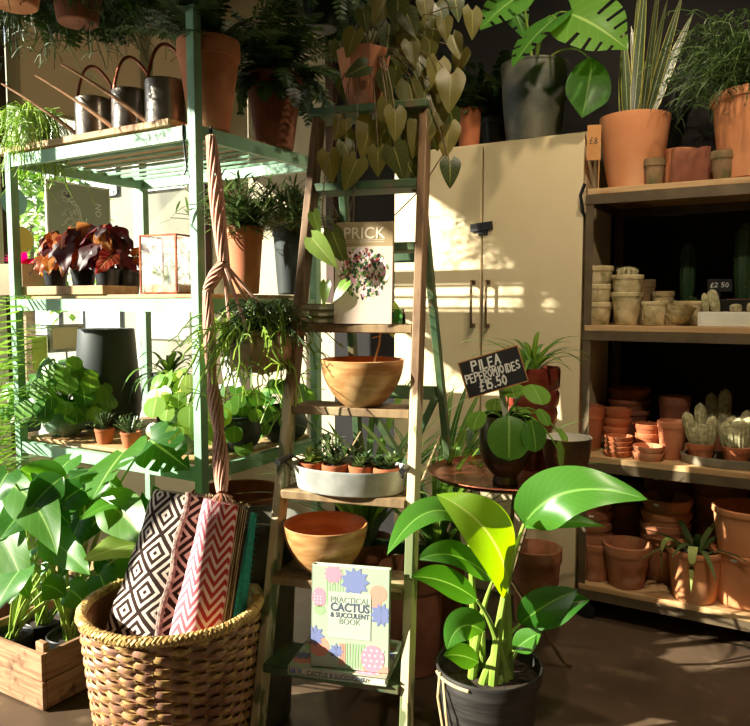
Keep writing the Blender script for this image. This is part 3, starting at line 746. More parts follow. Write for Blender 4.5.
# --- second shelf
stack(589, 30, 3.0, 1, 2, .165, .012, 'the tall pair at the left end of the second shelf', 'terra_red')
stack(616, 28, 3.03, 1, 3, .10, .035, 'the stack behind the three saucers on the second shelf', 'terra_red')
for i in range(4): saucer(['lowest', 'second', 'third', 'topmost'][i]+' of four terracotta saucers stacked on the second shelf', R(618, 2.925, 1)+Vector((0, 0, i*.0185)), .053, 'saucers on the second shelf', 'terra_red', .024)
for i in range(2): saucer(['lower', 'upper'][i]+' of two sunlit saucers at the front edge of the second shelf', R(648, 2.91, 1)+Vector((0, 0, i*.024)), .057, 'sunlit saucers', 'terra', .03)
stack(646, 27, 3.03, 1, 2, .085, .035, 'the pair behind the sunlit saucers on the second shelf', 'terra_red')
rp(671, 28, 38, 2.98, 1, 'tall slim pot beside the cactus tray on the second shelf', 'terra', taper=.68)
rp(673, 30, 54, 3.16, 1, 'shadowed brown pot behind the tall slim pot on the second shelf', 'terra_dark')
# zinc tray with cacti
p = R(727, 2.96, 1)
m = MB(); rx, rz_ = sz(88, p)/2, .032; m.lathe([(0,0),(.97,0),(.99,.004),(1,rz_),(.985,rz_+.001),(.975,rz_-.002),(.96,.006),(0,.006)], 48, sx=rx, sy=.085)
m.v = [(a, b, c) for a, b, c in m.v]; tag(m.build('zinc_tray', mat('dull grey brown tin', rgb(142,132,110), rgb(118,110,92), 10, .6), None, p), 'low weathered zinc tray under the two woolly cacti', 'tray')
for j, (px, lb, cols) in enumerate(((700, 'left woolly columnar cactus in terracotta pot on the zinc tray', [((-.02,0,0),(-.056,0,.125),.020),((0,.018,0),(-.01,.02,.16),.020),((.008,-.018,0),(.008,-.026,.088),.020),((.028,0,0),(.038,.0,.115),.020),((-.01,-.005,0),(-.016,-.01,.07),.018)]),
      (736, 'right clump of fat woolly cactus columns in terracotta pot on the zinc tray', [((-.03,0,0),(-.042,-.005,.10),.023),((-.014,.01,0),(-.018,.02,.12),.025),((.006,-.012,0),(.006,-.022,.118),.025),((.028,.005,0),(.036,.0,.122),.025),((.01,.025,0),(.01,.03,.12),.024),((-.012,-.02,0),(-.02,-.03,.085),.020),((.045,.01,0),(.058,.01,.11),.022)]))):
    q = R(px, 2.95, 1)+Vector((0, 0, .0065)); c, s = cactus_mbs(cols, 12, 500)
    potted('potted_cactus', lb, q, .068, .048, .037, 'terra_red', [('cactus_columns', c, 'cactus', .056), ('spines', s, 'spine', .056)], 'cacti on the zinc tray', rim=.3)
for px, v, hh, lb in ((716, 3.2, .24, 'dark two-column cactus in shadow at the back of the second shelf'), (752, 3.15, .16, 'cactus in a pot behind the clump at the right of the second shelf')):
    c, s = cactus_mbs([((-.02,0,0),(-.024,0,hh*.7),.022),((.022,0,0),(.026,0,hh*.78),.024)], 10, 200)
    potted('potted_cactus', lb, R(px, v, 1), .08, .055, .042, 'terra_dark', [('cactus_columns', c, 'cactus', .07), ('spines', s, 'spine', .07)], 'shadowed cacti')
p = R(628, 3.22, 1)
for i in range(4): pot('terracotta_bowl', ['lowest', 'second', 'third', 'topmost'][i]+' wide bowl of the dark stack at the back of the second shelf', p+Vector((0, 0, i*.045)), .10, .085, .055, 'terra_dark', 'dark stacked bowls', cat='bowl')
# --- third shelf: mossy stone pots
g3 = 'mossy stone pots on the third shelf'
stack(597, 29, 2.955, 2, 3, .088, .070, 'the raffia-tied stack at the left end of the third shelf', 'mossy', g3, taper=.8, wob=.02)
pr = R(598, 2.955, 2)
m = MB(); m.tube([Vector((math.cos(a)*.052, math.sin(a)*.052, .063+.002*math.sin(5*a))) for a in [i*.35 for i in range(18)]], .0016, 5, closed=True)
for a in (4.5, 4.9): m.tube([(math.cos(a)*.050, math.sin(a)*.050, .01),(math.cos(a)*.056, math.sin(a)*.056, .06),(math.cos(a)*.056, math.sin(a)*.056, .10),(math.cos(a)*.059, math.sin(a)*.059, .150),(math.cos(a)*.03, math.sin(a)*.03, .158)], .0016, 5)
tag(m.build('raffia_tie', K['rope'], None, pr), 'raffia string tied around the left stack of mossy pots', 'string')
stack(626, 31, 2.945, 2, 2, .125, .066, 'the tall pair that carries the spiky cactus', 'mossy', g3, taper=.68, wob=.012, rim=.13)
q = R(626, 2.945, 2)+Vector((0, 0, .19)); c, s = MB(), MB()
cactus_col(c, s, (0,0,-.02), (0,0,.032), .036, 14, 900); 
tag(c.build('cactus_ball', K['cactus'], None, q), 'small spiky round cactus on top of the tall mossy pots', 'cactus'); o_ = bpy.data.objects['cactus_ball']; s.build('spines', K['spine'], o_)
rp(643, 22, 44, 3.12, 2, 'small dull mossy pot tucked behind the cactus pair', 'mossy_dark', g3, name='stone_pot')
rp(654, 26, 24, 2.94, 2, 'tilted cream pot with a cord loop next to the shell-shaped pots', 'mossy', g3, taper=.8, name='stone_pot', rim=.15)
rp(662, 22, 33, 3.08, 2, 'plain cream pot behind the cord loop pot', 'mossy', g3, taper=.8, name='stone_pot', rim=.15)
p = R(653, 2.94, 2); m = MB(); m.tube(bez((-.03,-.05,.02),(-.02,-.055,.12),(.045,-.055,.0),12), .0018, 5); tag(m.build('cord_loop', K['rope'], None, p), 'pale cord looped over the tilted cream pot', 'cord')
for i in range(4):
    p = R(676+i*1.5, 2.935-.002*i, 2)+Vector((0, 0, .007+i*.0145)); m = MB(); m.xf = Matrix.Rotation(math.radians(8+i*4), 4, 'Y')
    m.lathe([(0,0),(.02,0),(.032,.008),(.045,.03),(.042,.031),(.03,.013),(0,.006)], 30, wob=.05, ph=i)
    tag(m.build('shell_dish', K['mossy'], None, p, random.uniform(0,.4)), ['lowest', 'second', 'third', 'topmost'][i]+' of the nested ribbed dishes on the third shelf', 'dish', 'nested ribbed dishes')
p = R(691, 3.04, 2); potted('potted_succulent', 'low round succulent in a cream pot behind the nested dishes', p, .092, .053, .038, 'mossy', [('rosette', rosette(60, .03, .014), 'l_succ_d', .082)], rim=.14)
# long white trough with small cacti
p = R(735, 2.945, 2); t = thing('stone_trough', 'long pale stone trough at the right of the third shelf', 'trough', p)
m = MB(); m.box((0,0,.004), (.24,.085,.008))
for sx in (-1, 1): m.box((sx*.116, 0, .03), (.008, .085, .045))
for sy in (-1, 1): m.box((0, sy*.039, .03), (.224, .007, .045))
m.build('trough', K['beigepot'] if False else K['whitepot'], t, bevel=.002)
for i, (px, hh, rr, tilt, lb) in enumerate(((706, .075, .011, -.01, 'slim leaning green cactus at the left end of the trough'), (716, .088, .017, -.02, 'tall white woolly cactus in the stone trough'), (735, .035, .018, 0, 'low dark cactus in the middle of the trough'), (752, .04, .02, .004, 'whitish cactus at the right end of the trough'))):
    q = onv(px, 2.945, RZ[2]+.009); c, s = MB(), MB(); cactus_col(c, s, (0,0,0), (tilt,0,hh), rr, 12, 500)
    potted('potted_cactus', lb, q, .045, .026, .02, 'terra_red', [('cactus_column', c, 'cactus', .038), ('spines', s, 'spine', .038)], 'small cacti in the trough', rim=.3, seg=20)
m = MB(); m.lathe([(0,0),(.06,0),(.10,.03),(.135,.095),(.13,.097),(.095,.035),(0,.01)], 40)
tag(m.build('black_bowl', K['greypot'], None, R(722, 3.15, 2)), 'wide charcoal bowl behind the stone trough', 'bowl')
m = MB(); m.lathe([(0,0),(.05,0),(.085,.03),(.10,.085),(.096,.086),(.08,.035),(0,.01)], 40)
tag(m.build('black_bowl', K['greypot'], None, R(668, 3.26, 2)), 'second charcoal bowl in the shadow at the back of the third shelf', 'bowl')
p = onv(718, 2.99, RZ[2]+.0475); t = thing('price_tag', 'black slate price tag reading two pounds fifty stuck behind the trough', 'sign', onv(719, 3.0, RZ[2]+.075), YAW)
m = MB(); m.box((0,0,.075), (.09,.003,.045)); m.box((0,0,.0), (.006,.003,.13)); m.build('plate', K['slate'], t)
m = MB(); m.xf = Matrix.Translation((0,-.0025,.068)) @ Matrix.Rotation(PI/2, 4, 'X'); chalk(m, '£2 50', 0, 0, .016, .07, z=0, th=.13); m.build('lettering', K['whiteprint'], t)
p = R(742, 3.2, 2); c, s = cactus_mbs([((0,0,0),(0,0,.30),.035)], 9, 500); potted('potted_cactus', 'tall dark ribbed cactus in the shadow at the right of the third shelf', p, .1, .06, .045, 'terra_dark', [('cactus_column', c, 'l_succ_d', .09), ('spines', s, 'spine', .09)])
p = R(686, 3.25, 2); c, s = cactus_mbs([((0,0,0),(0,0,.25),.028)], 9, 300); potted('potted_cactus', 'thin dark cactus at the very back of the third shelf', p, .09, .05, .04, 'terra_dark', [('cactus_column', c, 'l_succ_d', .08), ('spines', s, 'spine', .08)])
# --- rack top
p = R(633, 2.985, 3); r = sz(68, p)/2; h = sz(71, p)
lf = MB()
for i, (dx, hh, lean, roll) in enumerate(((-.02,.36,-.045,.3),(0,.55,.02,.2),(.02,.60,.05,-.4),(.035,.52,.15,.5),(.01,.48,.10,-.3),(-.03,.30,-.02,.8),(.04,.45,.19,.2),(-.01,.62,.03,.9),(.0,.33,.07,-.9),(.025,.40,-.03,.4))):
    b = W(dx, random.uniform(-.03,.03), 0); tp = W(dx+lean, random.uniform(-.04,.06), hh); md = (b+tp)/2+Vector((0,0,.02))
    blade(lf, b, md, tp, .043, W(random.uniform(-.5,.5), -1, 0), 'strap', 14, 4, .25, roll=roll, wave=.15)
potted('potted_snake_plant', 'large orange terracotta pot with tall striped snake plant on the rack top', p, h, r, r*.68, 'terra_orange', [('leaves', lf, 'l_snake', h*.86)], style='plain')
p = R(676, 3.12, 3); rp(678, 36, 40, 3.10, 3, 'plain orange pot behind the brown slab on the rack top', 'terra_orange', 'pots on the rack top', style='plain')
p = R(654, 2.905, 3); r = sz(21, p)/2
pot('stone_pot', 'small mossy pot beside the large snake plant pot', p, sz(26, p), r, r*.78, 'mossy_dark', 'small mossy pots on the rack top', rim=.28, lip=.1)
p = R(723, 2.895, 3); r = sz(25, p)/2
potted('potted_succulent', 'mossy stone pot with tiny succulent next to the brown slab', p, sz(28, p), r, r*.72, 'mossy_dark', [('rosette', rosette(20, .02, .009), 'l_succ_d', sz(25, p))], 'small mossy pots on the rack top', rim=.28, lip=.1)
p = R(750, 2.895, 3); r = sz(25, p)/2
pot('stone_pot', 'mossy pot at the right edge of the rack top', p, sz(30, p), r, r*.74, 'mossy_dark', 'small mossy pots on the rack top', rim=.28, lip=.1)
p = R(690, 2.95, 3); m = MB(); w_ = sz(36, p); hh = sz(36, p)
m.grid(lambda a, b: Vector(((a-.5)*w_, 0, b*hh+(.004*math.sin(a*9) if b > .5 else 0))), 8, 8)
tag(m.build('terracotta_slab', K['terra_dark'], None, p, YAW*.4, solid=.03), 'square brown terracotta slab standing on the rack top', 'slab')
p = R(712, 3.03, 3); m = MB(); m.box((0,0,.045), (.09,.03,.09)); tag(m.build('terracotta_block', K['terra_dark'], None, p, .1, bevel=.003), 'low brown terracotta block behind the small succulent on the rack top', 'block')
p = R(757, 2.975, 3); r = sz(92, p)/2; h = .30
rh = strands(520, .24, .17, .0017, 5, .22, .8, 6, 3, 1.0)
rm = MB()
potted('potted_asparagus_fern', 'big orange pot with bushy drooping thin-stemmed plant at the right end of the rack top', p, h, r, r*.75, 'terra_orange', [('foliage', rh, 'l_rhip_d', h*.95)], style='classic', rim=.1)
# cardboard tag on the rack corner
p = onv(594, 2.845, RZ[3]+.0); t = thing('cardboard_tag', 'brown cardboard price tag on the rack corner beside the snake plant', 'tag', onv(594, 2.855, RZ[3]+.17), YAW*.6)
m = MB(); m.box((0,0,0), (.05,.002,.13)); m.box((.02,.004,-.1), (.004,.004,.19)); m.build('card', K['card'], t)
m = MB(); m.xf = Matrix.Translation((0,-.0015,-.005)) @ Matrix.Rotation(PI/2, 4, 'X'); chalk(m, '£8', 0, -.0, .022, z=0, th=.13); m.build('lettering', K['slate'], t)

# ================================================================ on top of the cupboard
e_ = CH+.0008
p = onv(533, 3.04, e_); r = sz(66, p)/2; h = sz(76, p)
m = pot_mb(h, r, r*.80, style='plain', wall=.02)
t = thing('potted_monstera', 'swiss cheese plant in a dark weathered zinc bucket on top of the cupboard', 'potted plant', p)
m.lathe([(r*1.0, h-.012), (r*1.015, h-.008), (r*1.015, h-.002), (r*1.0, h)], 36); m.build('bucket', K['zinc_dark'], t); soil_mb(r*.93, h*.9).build('soil', K['soil'], t)
def loc(o, q): return Vector(q)-Vector(o.location)
P0 = Vector((0,0,h*.9)); cam_dir = W(0,-1,0)
def monleaf(base, tip, Wd, up, bow=.03, slits=6, key='l_mon', par=None, name='leaf', stalk=None, kind='heart', lobe=.22):
    m = MB(); b, q = Vector(base), Vector(tip); u = Vector(up).normalized()
    blade(m, b, (b+q)/2+u*bow, q, Wd, u, kind, 12, 12, .12, lobe=lobe, slits=slits, slant=.5, wave=.1, rnd=random.uniform(.3,1))
    lf_ = m.build(name, K[key], par)
    if stalk is not None:
        s = MB(); s.tube(bez(stalk[0], stalk[1], b, 10), [.006-.0003*i for i in range(11)], 6); s.build('leaf_stalk', K['stem'], par)
    return lf_
def mpt(px, py, Y): return loc(t, pY(px, py, Y))
monleaf(mpt(571, 14, 2.80), mpt(628, 50, 2.72), .30, W(-.35,-1,.75), key='l_mon_l', par=t, stalk=(P0, mpt(545, 0, 3.0)), slits=6)
monleaf(mpt(556, 18, 2.80), mpt(512, 68, 2.72), .17, W(-.7,-.6,.5), par=t, stalk=(P0, mpt(540, 5, 3.0)), slits=5)
monleaf(mpt(592, 62, 2.86), mpt(582, 118, 2.84), .17, W(.0,-1,.25), par=t, stalk=(P0, mpt(570, 30, 3.0)), slits=0, key='l_mon', kind='ovate', lobe=.1)
monleaf(mpt(520, -4, 2.9), mpt(480, 30, 2.86), .16, W(-.3,-1,.4), par=t, stalk=(P0, mpt(520, -30, 3.05)), slits=5)
monleaf(mpt(500, -20, 3.1), mpt(525, 40, 3.1), .15, W(.1,-1,.2), par=t, stalk=(P0, mpt(520, -20, 3.1)), slits=5)
# small terracotta pot with dark foliage
p = onv(469, 3.02, e_); r = sz(24, p)/2; h = sz(40, p)
lv, st = bushy(26, .09, .22, .035, 'ovate', 8, .7, .3)
potted('potted_plant', 'small terracotta pot with dark leafy plant on the left of the cupboard top', p, h, r, r*.8, 'terra_red', [('leaves', lv, 'l_succ_d', h*.86), ('stems', st, 'stem_brown', h*.86)], style='plain')
p = onv(420, 3.08, e_); lv, st = bushy(30, .10, .34, .03, 'ovate', 9, .8, .4)
potted('potted_plant', 'dark leafy plant in a black pot at the far left of the cupboard top', p, .14, .075, .055, 'black', [('leaves', lv, 'l_bush', .12), ('stems', st, 'stem_brown', .12)])
p = onv(498, 3.18, e_); potted('potted_fern', 'dark arching fern in a black pot behind the zinc bucket', p, .16, .08, .06, 'black', [('fronds', fern(30, .30, 1.2, .06, .8, .016), 'l_fern', .15)])

# ================================================================ copper tray table
TC = pY(507, 476, 2.32); TC.z = .71
tt = thing('tray_table', 'round copper tray on a folding stand in front of the cupboard', 'table', (TC.x, TC.y, 0), YAW)
m = MB(); r = .25; m.lathe([(0,.702),(r*.9,.702),(r*.93,.703),(r*.99,.716),(r,.717),(r*.995,.719),(r*.93,.7065),(r*.9,.7055),(0,.7055)], 64)
m.build('tray', K['traymetal'], tt)
for k in range(3):
    a = 2*PI*k/3+.5; m = MB(); m.tube([(math.cos(a)*.15, math.sin(a)*.15, .699),(math.cos(a+PI)*-.02, math.sin(a)*.02, .36),(math.cos(a)*.26, math.sin(a)*.26, .02),(math.cos(a)*.29, math.sin(a)*.29, .006)], .006, 8); m.build('leg', K['stem_brown'], tt)
m = MB(); m.tube([(.15*math.cos(i*PI/12), .15*math.sin(i*PI/12), .697) for i in range(24)], .005, 6, closed=True); m.build('ring', K['stem_brown'], tt)
tz = .7062
# pilea in footed goblet pot
gp = pY(505, 488, 2.20); gp.z = tz
t = thing('potted_pilea', 'chinese money plant in a dark footed goblet pot on the copper tray', 'potted plant', gp, YAW)
m = MB(); m.lathe([(0,0),(.038,0),(.039,.006),(.035,.026),(.045,.036),(.068,.065),(.079,.105),(.081,.15),(.079,.195),(.076,.21),(.073,.209),(.075,.18),(.07,.11),(.03,.04),(0,.04)], 48); m.build('goblet_pot', K['glaze_dark'], t)
soil_mb(.074, .185).build('soil', K['soil'], t)
def tl(px, py, Y):
    q = pY(px, py, Y)-gp; return Matrix.Rotation(-YAW, 3, 'Z') @ q
for i, (cx_, cy_, Y, rr, up) in enumerate(((509, 437, 2.095, .062, (-.15,-1,.28)), (533, 435, 2.10, .045, (.5,-1,.3)), (477, 420, 2.14, .032, (-.6,-.7,.7)), (470, 437, 2.2, .032, (-1,-.15,.2)), (560, 453, 2.12, .038, (.9,-.5,.15)), (536, 394, 2.12, .042, (.2,-.7,1)), (512, 390, 2.2, .04, (0,-.5,1)), (543, 417, 2.25, .03, (.5,-.6,.6)), (495, 405, 2.28, .03, (-.2,-.6,.8)), (520, 412, 2.3, .035, (.2,-.4,1)), (563, 437, 2.28, .03, (.8,-.5,.5)))):
    q = tl(cx_, cy_, Y); n_ = Vector(up).normalized(); dn = (Vector((0,0,-1))+n_*n_.z); dn = dn.normalized() if dn.length > .1 else Vector((1,0,0))
    m = MB(); a = q-dn*rr*1.0; b = q+dn*rr*1.1; blade(m, a, q+n_*rr*.25, b, rr*2, n_, 'round', 14, 10, -.1, wave=.08, rnd=[.35,.3,.7,.2,.75,.8,.9,.6,.8,.7,.8][i]); m.build('leaf', K['l_pilea'], t)
    m = MB(); at = q-dn*rr*.25-n_*.004; m.tube(bez((0,0,.185), (at.x*.5, at.y*.5, max(.26, at.z+.02)), at, 8), .0024, 6); m.build('leaf_stalk', K['l_pilea_l'], t)
# chalk sign on a stake
S0 = pY(493, 372, 2.17); t = thing('chalk_sign', 'black chalkboard sign naming the plant and its price on a pale stake', 'sign', S0, YAW)
Rz = Matrix.Rotation(math.radians(-17), 4, 'Y') @ Matrix.Rotation(math.radians(-6), 4, 'X')
m = MB(); m.xf = Rz; m.box((0,0,0), (.180,.004,.108)); m.build('board', K['slate'], t, bevel=.001)
m = MB(); m.xf = Rz
for s in (-1, 1): m.box((s*.0905,-.0,0), (.003,.006,.111)); m.box((0,-.0,s*.0545), (.184,.006,.003))
m.build('board_edge', K['card'], t)
m = MB(); m.xf = Rz @ Matrix.Translation((0,-.0026,0)) @ Matrix.Rotation(PI/2, 4, 'X')
chalk(m, 'PILEA', -.012, .018, .028, .09, .18, z=.0005); chalk(m, 'PEPEROMIOIDES', 0, -.012, .024, .168, .17, z=.0005, slant=.1); chalk(m, '£15.50', -.008, -.044, .027, .085, .18, z=.0005); m.build('lettering', K['whiteprint'], t)
m = MB(); b0 = pY(507, 425, 2.2)-S0; b0 = Matrix.Rotation(-YAW, 3, 'Z') @ b0
m.bar((.018,.006,-.01), (b0.x+.0, b0.y, b0.z), .016, .003, up=(0,1,0)); m.build('stake', K['whitepot'], t)
# dark red ceramic pots with spider plant
rp_ = pY(531, 470, 2.42); rp_.z = tz
t = thing('potted_spider_plant', 'spider plant in a tall oxblood glazed pot behind the money plant', 'potted plant', rp_)
m = MB(); k = .088
m.lathe([(0,0),(k*.62,0),(k*.64,.01),(k*.66,.09),(k*.78,.13),(k*.9,.16),(k*.95,.185),(k*.9,.205),(k*.97,.215),(k*1.0,.25),(k*.93,.262),(k,.272),(k*1.02,.325),(k*.99,.335),(k*.94,.333),(k*.94,.28),(k*.5,.1),(0,.1)], 48); m.build('pot', K['glaze_red'], t)
soil_mb(k*.92, .315).build('soil', K['soil'], t)
sp = MB()
for i in range(26):
    az = 2*PI*i*.382; ee = random.uniform(.45, 1.25); l = random.uniform(.14, .27); d = dirv(az, ee); q2 = d*l*.6+dirv(az, ee-1.3)*l*.5
    blade(sp, (0,0,0), d*l*.6, q2, .018, (0,0,1), 'strap', 9, 2, .35)
for px, py, yy, mx, my in ((458, 344, 2.35, 490, 335), (590, 342, 2.4, 560, 330), (585, 366, 2.3, 560, 345), (575, 338, 2.45, 552, 340), (470, 358, 2.5, 500, 345)):
    blade(sp, (0,0,0), pY(mx, my-8, 2.38)-rp_-Vector((0,0,.315)), pY(px, py, yy)-rp_-Vector((0,0,.315)), .022, (0,0,1), 'strap', 12, 2, .3, rnd=.4)
sp.build('leaves', K['l_strap'], t, (0,0,.315))
p = pY(566, 480, 2.27); p.z = tz; k = .077
m = MB(); m.lathe([(0,0),(k*.6,0),(k*.64,.004),(k*.82,.035),(k*.93,.08),(k,.128),(k*.985,.13)], 48); m.cur = 1; m.lathe([(k*.985,.13),(k*.96,.129),(k*.9,.08),(k*.6,.012),(0,.01)], 48)
tag(m.build('metal_bowl', [K['bronze_bowl'], K['glaze_in']], None, p), 'brown metal planter bowl with white inside on the right of the copper tray', 'bowl')
p = pY(521, 478, 2.335); p.z = tz
# small white price stickers on the rims of some pots
def sticker(o, r, z, az, w_=.02, h_=.009):
    m = MB(); m.xf = Matrix.Rotation(az-o.rotation_euler[2], 4, 'Z')
    m.grid(lambda a, b: Vector(((r+.0008)*math.cos((a-.5)*w_/r), (r+.0008)*math.sin((a-.5)*w_/r), z+b*h_)), 5, 1)
    m.build('price_sticker', K['whiteprint'], o)
for o in list(C.objects):
    l_ = o.get('label', '')
    az = -PI/2+.25
    if 'left end of the bottom shelf' in l_ and ('topmost' in l_ or 'third' in l_):
        r_ = max(math.hypot(v.co.x, v.co.y) for v in o.data.vertices); h_ = max(v.co.z for v in o.data.vertices); sticker(o, r_, h_-.018, az+(.3 if 'top' in l_ else 0))
    if 'five-high stack' in l_ and 'topmost' in l_ or 'stands lowest at the right' in l_ or 'large orange pot standing lowest' in l_:
        r_ = max(math.hypot(v.co.x, v.co.y) for v in o.data.vertices); h_ = max(v.co.z for v in o.data.vertices); sticker(o, r_, h_-.02, az-.5)
# ================================================================ on the sage green shelving
random.seed(23)
BT = .0145                                                     # board thickness above the shelf level
def G(px, v, k): return onv(px, v, GZ[k]+BT)
# --- top shelf: wooden plinth with watering cans
a = onv(4, 1.75, GZ[3]+BT); b = onv(187, 1.75, GZ[3]+BT)
m = MB(); L = (b-a).length; m.box((0,0,.011), (L-.05,.16,.022)); m.box((0,.0,.0),(.01,.01,.001)) if False else None
o = tag(m.build('wooden_plinth', K['wood'], None, ((a.x+b.x)/2, 1.775, GZ[3]+BT), bevel=.002), 'long pale board under the watering cans on the top shelf', 'board')
def watering_can(px, lb, s=1.0, yaw=0):
    p = onv(px, 1.78, GZ[3]+BT+.0228); t = thing('watering_can', lb, 'watering can', p, PI+yaw, 'polished metal watering cans')
    r, h = .066*s, .142*s
    m = MB(); m.lathe([(0,0),(r,0),(r,.003),(r*.985,h*.5),(r*.97,h),(r*.9,h+.004),(r*.5,h+.006),(r*.5,h+.002),(r*.88,h-.002),(r*.93,h*.5),(r*.9,.006),(0,.006)], 40); m.build('can_body', K['pewter'], t)
    m = MB(); m.tube(bez((r*.9,0,h*.10),(r*2.6,0,h*.75),(r*5.2,0,h*1.45),16), [.0085*s-.00030*i for i in range(17)], 8); m.build('spout', K['spout'], t)
    m = MB(); m.tube(bez((r*.95,0,h*.8),(r*.5,0,h*2.6),(-r*1.1,0,h*1.35),16)+[Vector((-r*.98,0,h*.7))], .0058*s, 8); m.build('handle', K['copper'], t)
watering_can(166, 'watering can nearest the sage green post, topmost in the row', 1.0, .5)
watering_can(131, 'middle watering can of the three with arched handles', .95, .5)
watering_can(94, 'left watering can of the three with spout reaching the window', .95, .5)
# big terracotta pot and the dark fern
p = onv(210, 1.80, GZ[3]+.001); r = sz(62, p)/2; h = sz(88, p)
potted('potted_fern', 'large terracotta pot with upright dark fern behind the top of the green post', p, h, r, r*.62, 'terra_dark' if False else 'terra', [('fronds', fern(28, .30, 1.15, .045, .7), 'l_fern', h*.88)], style='classic', rim=.2)
p = onv(275, 2.12, GZ[3]+.001); r = sz(56, p)/2; h = sz(72, p)
potted('potted_fern', 'dark terracotta pot with wide drooping fern at the back right of the top shelf', p, h, r, r*.66, 'terra_dark', [('fronds', fern(46, .36, 1.1, .055, 1.0), 'l_fern', h*.9), ('trailing_fronds', fern(26, .30, .5, .05, 1.5), 'l_fern', h*.9)], style='classic')
saucer('dark saucer under the drooping fern pot on the top shelf', onv(278, 2.13, GZ[3]-.02+.0), .001, None) if False else None
# pale pot with yellow-green mistletoe cactus trailing over the front beam
p = onv(33, 1.74, GZ[3]+BT+.0228); 
potted('potted_mistletoe_cactus', 'small pale pot with bright yellow-green trailing stems at the left of the top shelf', p, .12, .055, .042, 'whitepot', [('stems', strands(130, .30, .07, .0016, 4, .05, 1.0, 6, 4, 1.1), 'l_rhip', .11)])
# hanging pots top left
def hanging(px, py, Y, r, h, m_, lb, plant, nm='hanging_plant'):
    p = pY(px, py, Y); t = thing(nm, lb, 'hanging plant', p)
    pot_mb(h, r, r*.75).build('pot', K[m_], t); soil_mb(r*.86, h*.86).build('soil', K['soil'], t)
    c = MB(); top = ZC-p.z
    for k in range(3):
        a = 2*PI*k/3; c.tube([(math.cos(a)*r*.98, math.sin(a)*r*.98, h*.95),(0,0,min(top-.02, h+.35))], .0018, 4)
    c.tube([(0,0,min(top-.02, h+.35)),(0,0,top-.002)], .002, 4); c.build('cord', K['rope'], t)
    for n_, mb_, mk, z in plant: mb_.build(n_, K[mk], t, (0,0,z))
hanging(16, 7, 2.35, .085, .13, 'terra', 'hanging terracotta pot of dense dark thin-leaved greenery at the top left corner', [('foliage', strands(900, .28, .26, .0018, 6, .16, .9, 5, 3, 1.0), 'l_rhip_d', .12), ('fronds', fern(90, .34, .8, .05, 1.4), 'l_fern', .12)])
hanging(78, 24, 2.5, .085, .13, 'terra_dark', 'hanging fern with long fronds above the watering cans', [('fronds', fern(120, .34, .9, .055, 1.4), 'l_fern', .12), ('foliage', strands(700, .20, .22, .0018, 6, .12, .9, 5, 3, 1.0), 'l_rhip_d', .12)])
hanging(150, 2, 2.9, .08, .13, 'terra_dark', 'hanging fern behind the top of the green post', [('fronds', fern(80, .40, .8, .055, 1.5), 'l_fern', .12)])
hanging(322, 30, 2.95, .08, .13, 'black', 'hanging fern in front of the brown wall trim', [('fronds', fern(44, .42, .8, .055, 1.5), 'l_fern', .12)])
hanging(478, -30, 2.85, .08, .13, 'black', 'hanging fern in the dark above the cupboard', [('fronds', fern(36, .40, .7, .06, 1.6), 'l_fern', .12)])
# --- middle shelf
p = onv(22, 1.80, GZ[2]+BT); t = thing('potted_bromeliad', 'magenta leaved plant in a square brown planter at the left of the middle shelf', 'potted plant', p, .25)
m = MB()
for s in (-1, 1): m.box((s*.062,0,.0605), (.008,.132,.121)); m.box((0,s*.062,.0605), (.116,.008,.121))
m.box((0,0,.004), (.116,.116,.008)); m.build('planter', K['beigepot'], t, bevel=.002)
m = MB(); m.box((0,0,.1), (.115,.115,.01)); m.build('soil', K['soil'], t)
m = MB()
for i in range(16):
    az = i*2.4; ee = random.uniform(.1, 1.0); d = dirv(az, ee); l = random.uniform(.08,.14); blade(m, (0,0,.1), Vector((0,0,.1))+d*l*.6, Vector((0,0,.1))+d*l+Vector((0,0,-.03)), .035, (0,0,1), 'ovate', 8, 4, .3)
m.build('leaves', K['l_pink'], t)
# tray of begonias
a, b = onv(40, 1.78, GZ[2]), onv(121, 1.78, GZ[2]); L = (b-a).length
p = (a+b)/2; p.z = GZ[2]+BT; t = thing('wooden_tray', 'shallow pale wooden tray under the painted-leaf begonias', 'tray', p)
m = MB(); m.box((0,0,.003), (L-.01,.15,.006)); m.build('tray_base', K['wood'], t)
m = MB()
for s in (-1, 1): m.box((0,s*.074,.016), (L,.006,.03)); m.box((s*(L/2-.003),0,.016), (.006,.142,.03))
m.build('tray_rim', K['wood'], t, bevel=.001)
def begonia(px, v, lb, n, R_, LW, keys, hh=.1):
    q = onv(px, v, GZ[2]+BT+.0068)
    A, B, S = MB(), MB(), MB()
    for i in range(n):
        az = i*2.4+random.uniform(-.3,.3); ee = random.uniform(.05,1.35); r = R_*random.uniform(.5,1)
        c = Vector((math.cos(az)*math.cos(ee)*r, math.sin(az)*math.cos(ee)*r, .02+math.sin(ee)*R_*random.uniform(.7,1.2)))
        n_ = (Vector((math.cos(az),math.sin(az),0))*.8+Vector((0,0,random.uniform(.2,.9)))+W(0,-.5,0)).normalized()
        dn = Vector((random.uniform(-.6,.6),random.uniform(-.6,.6),-1)); dn = (dn-n_*dn.dot(n_)).normalized(); w_ = LW*random.uniform(.6,1.15)
        M_ = A if random.random() < keys else B
        blade(M_, c-dn*w_*.4, c+n_*w_*.12, c+dn*w_*.75, w_*.95, n_, 'heart', 12, 8, .2, lobe=.2, wave=.5, teeth=.12)
        S.tube(bez((0,0,0),(c.x*.4,c.y*.4,c.z),c-dn*w_*.3,4), .0018, 4)
    potted('potted_begonia', lb, q, .085, .045, .034, 'black', [('leaves', A, 'l_beg', .07), ('amber_leaves', B, 'l_beg2', .07), ('stems', S, 'l_beg2', .07)], 'painted-leaf begonias', cat='potted plant')
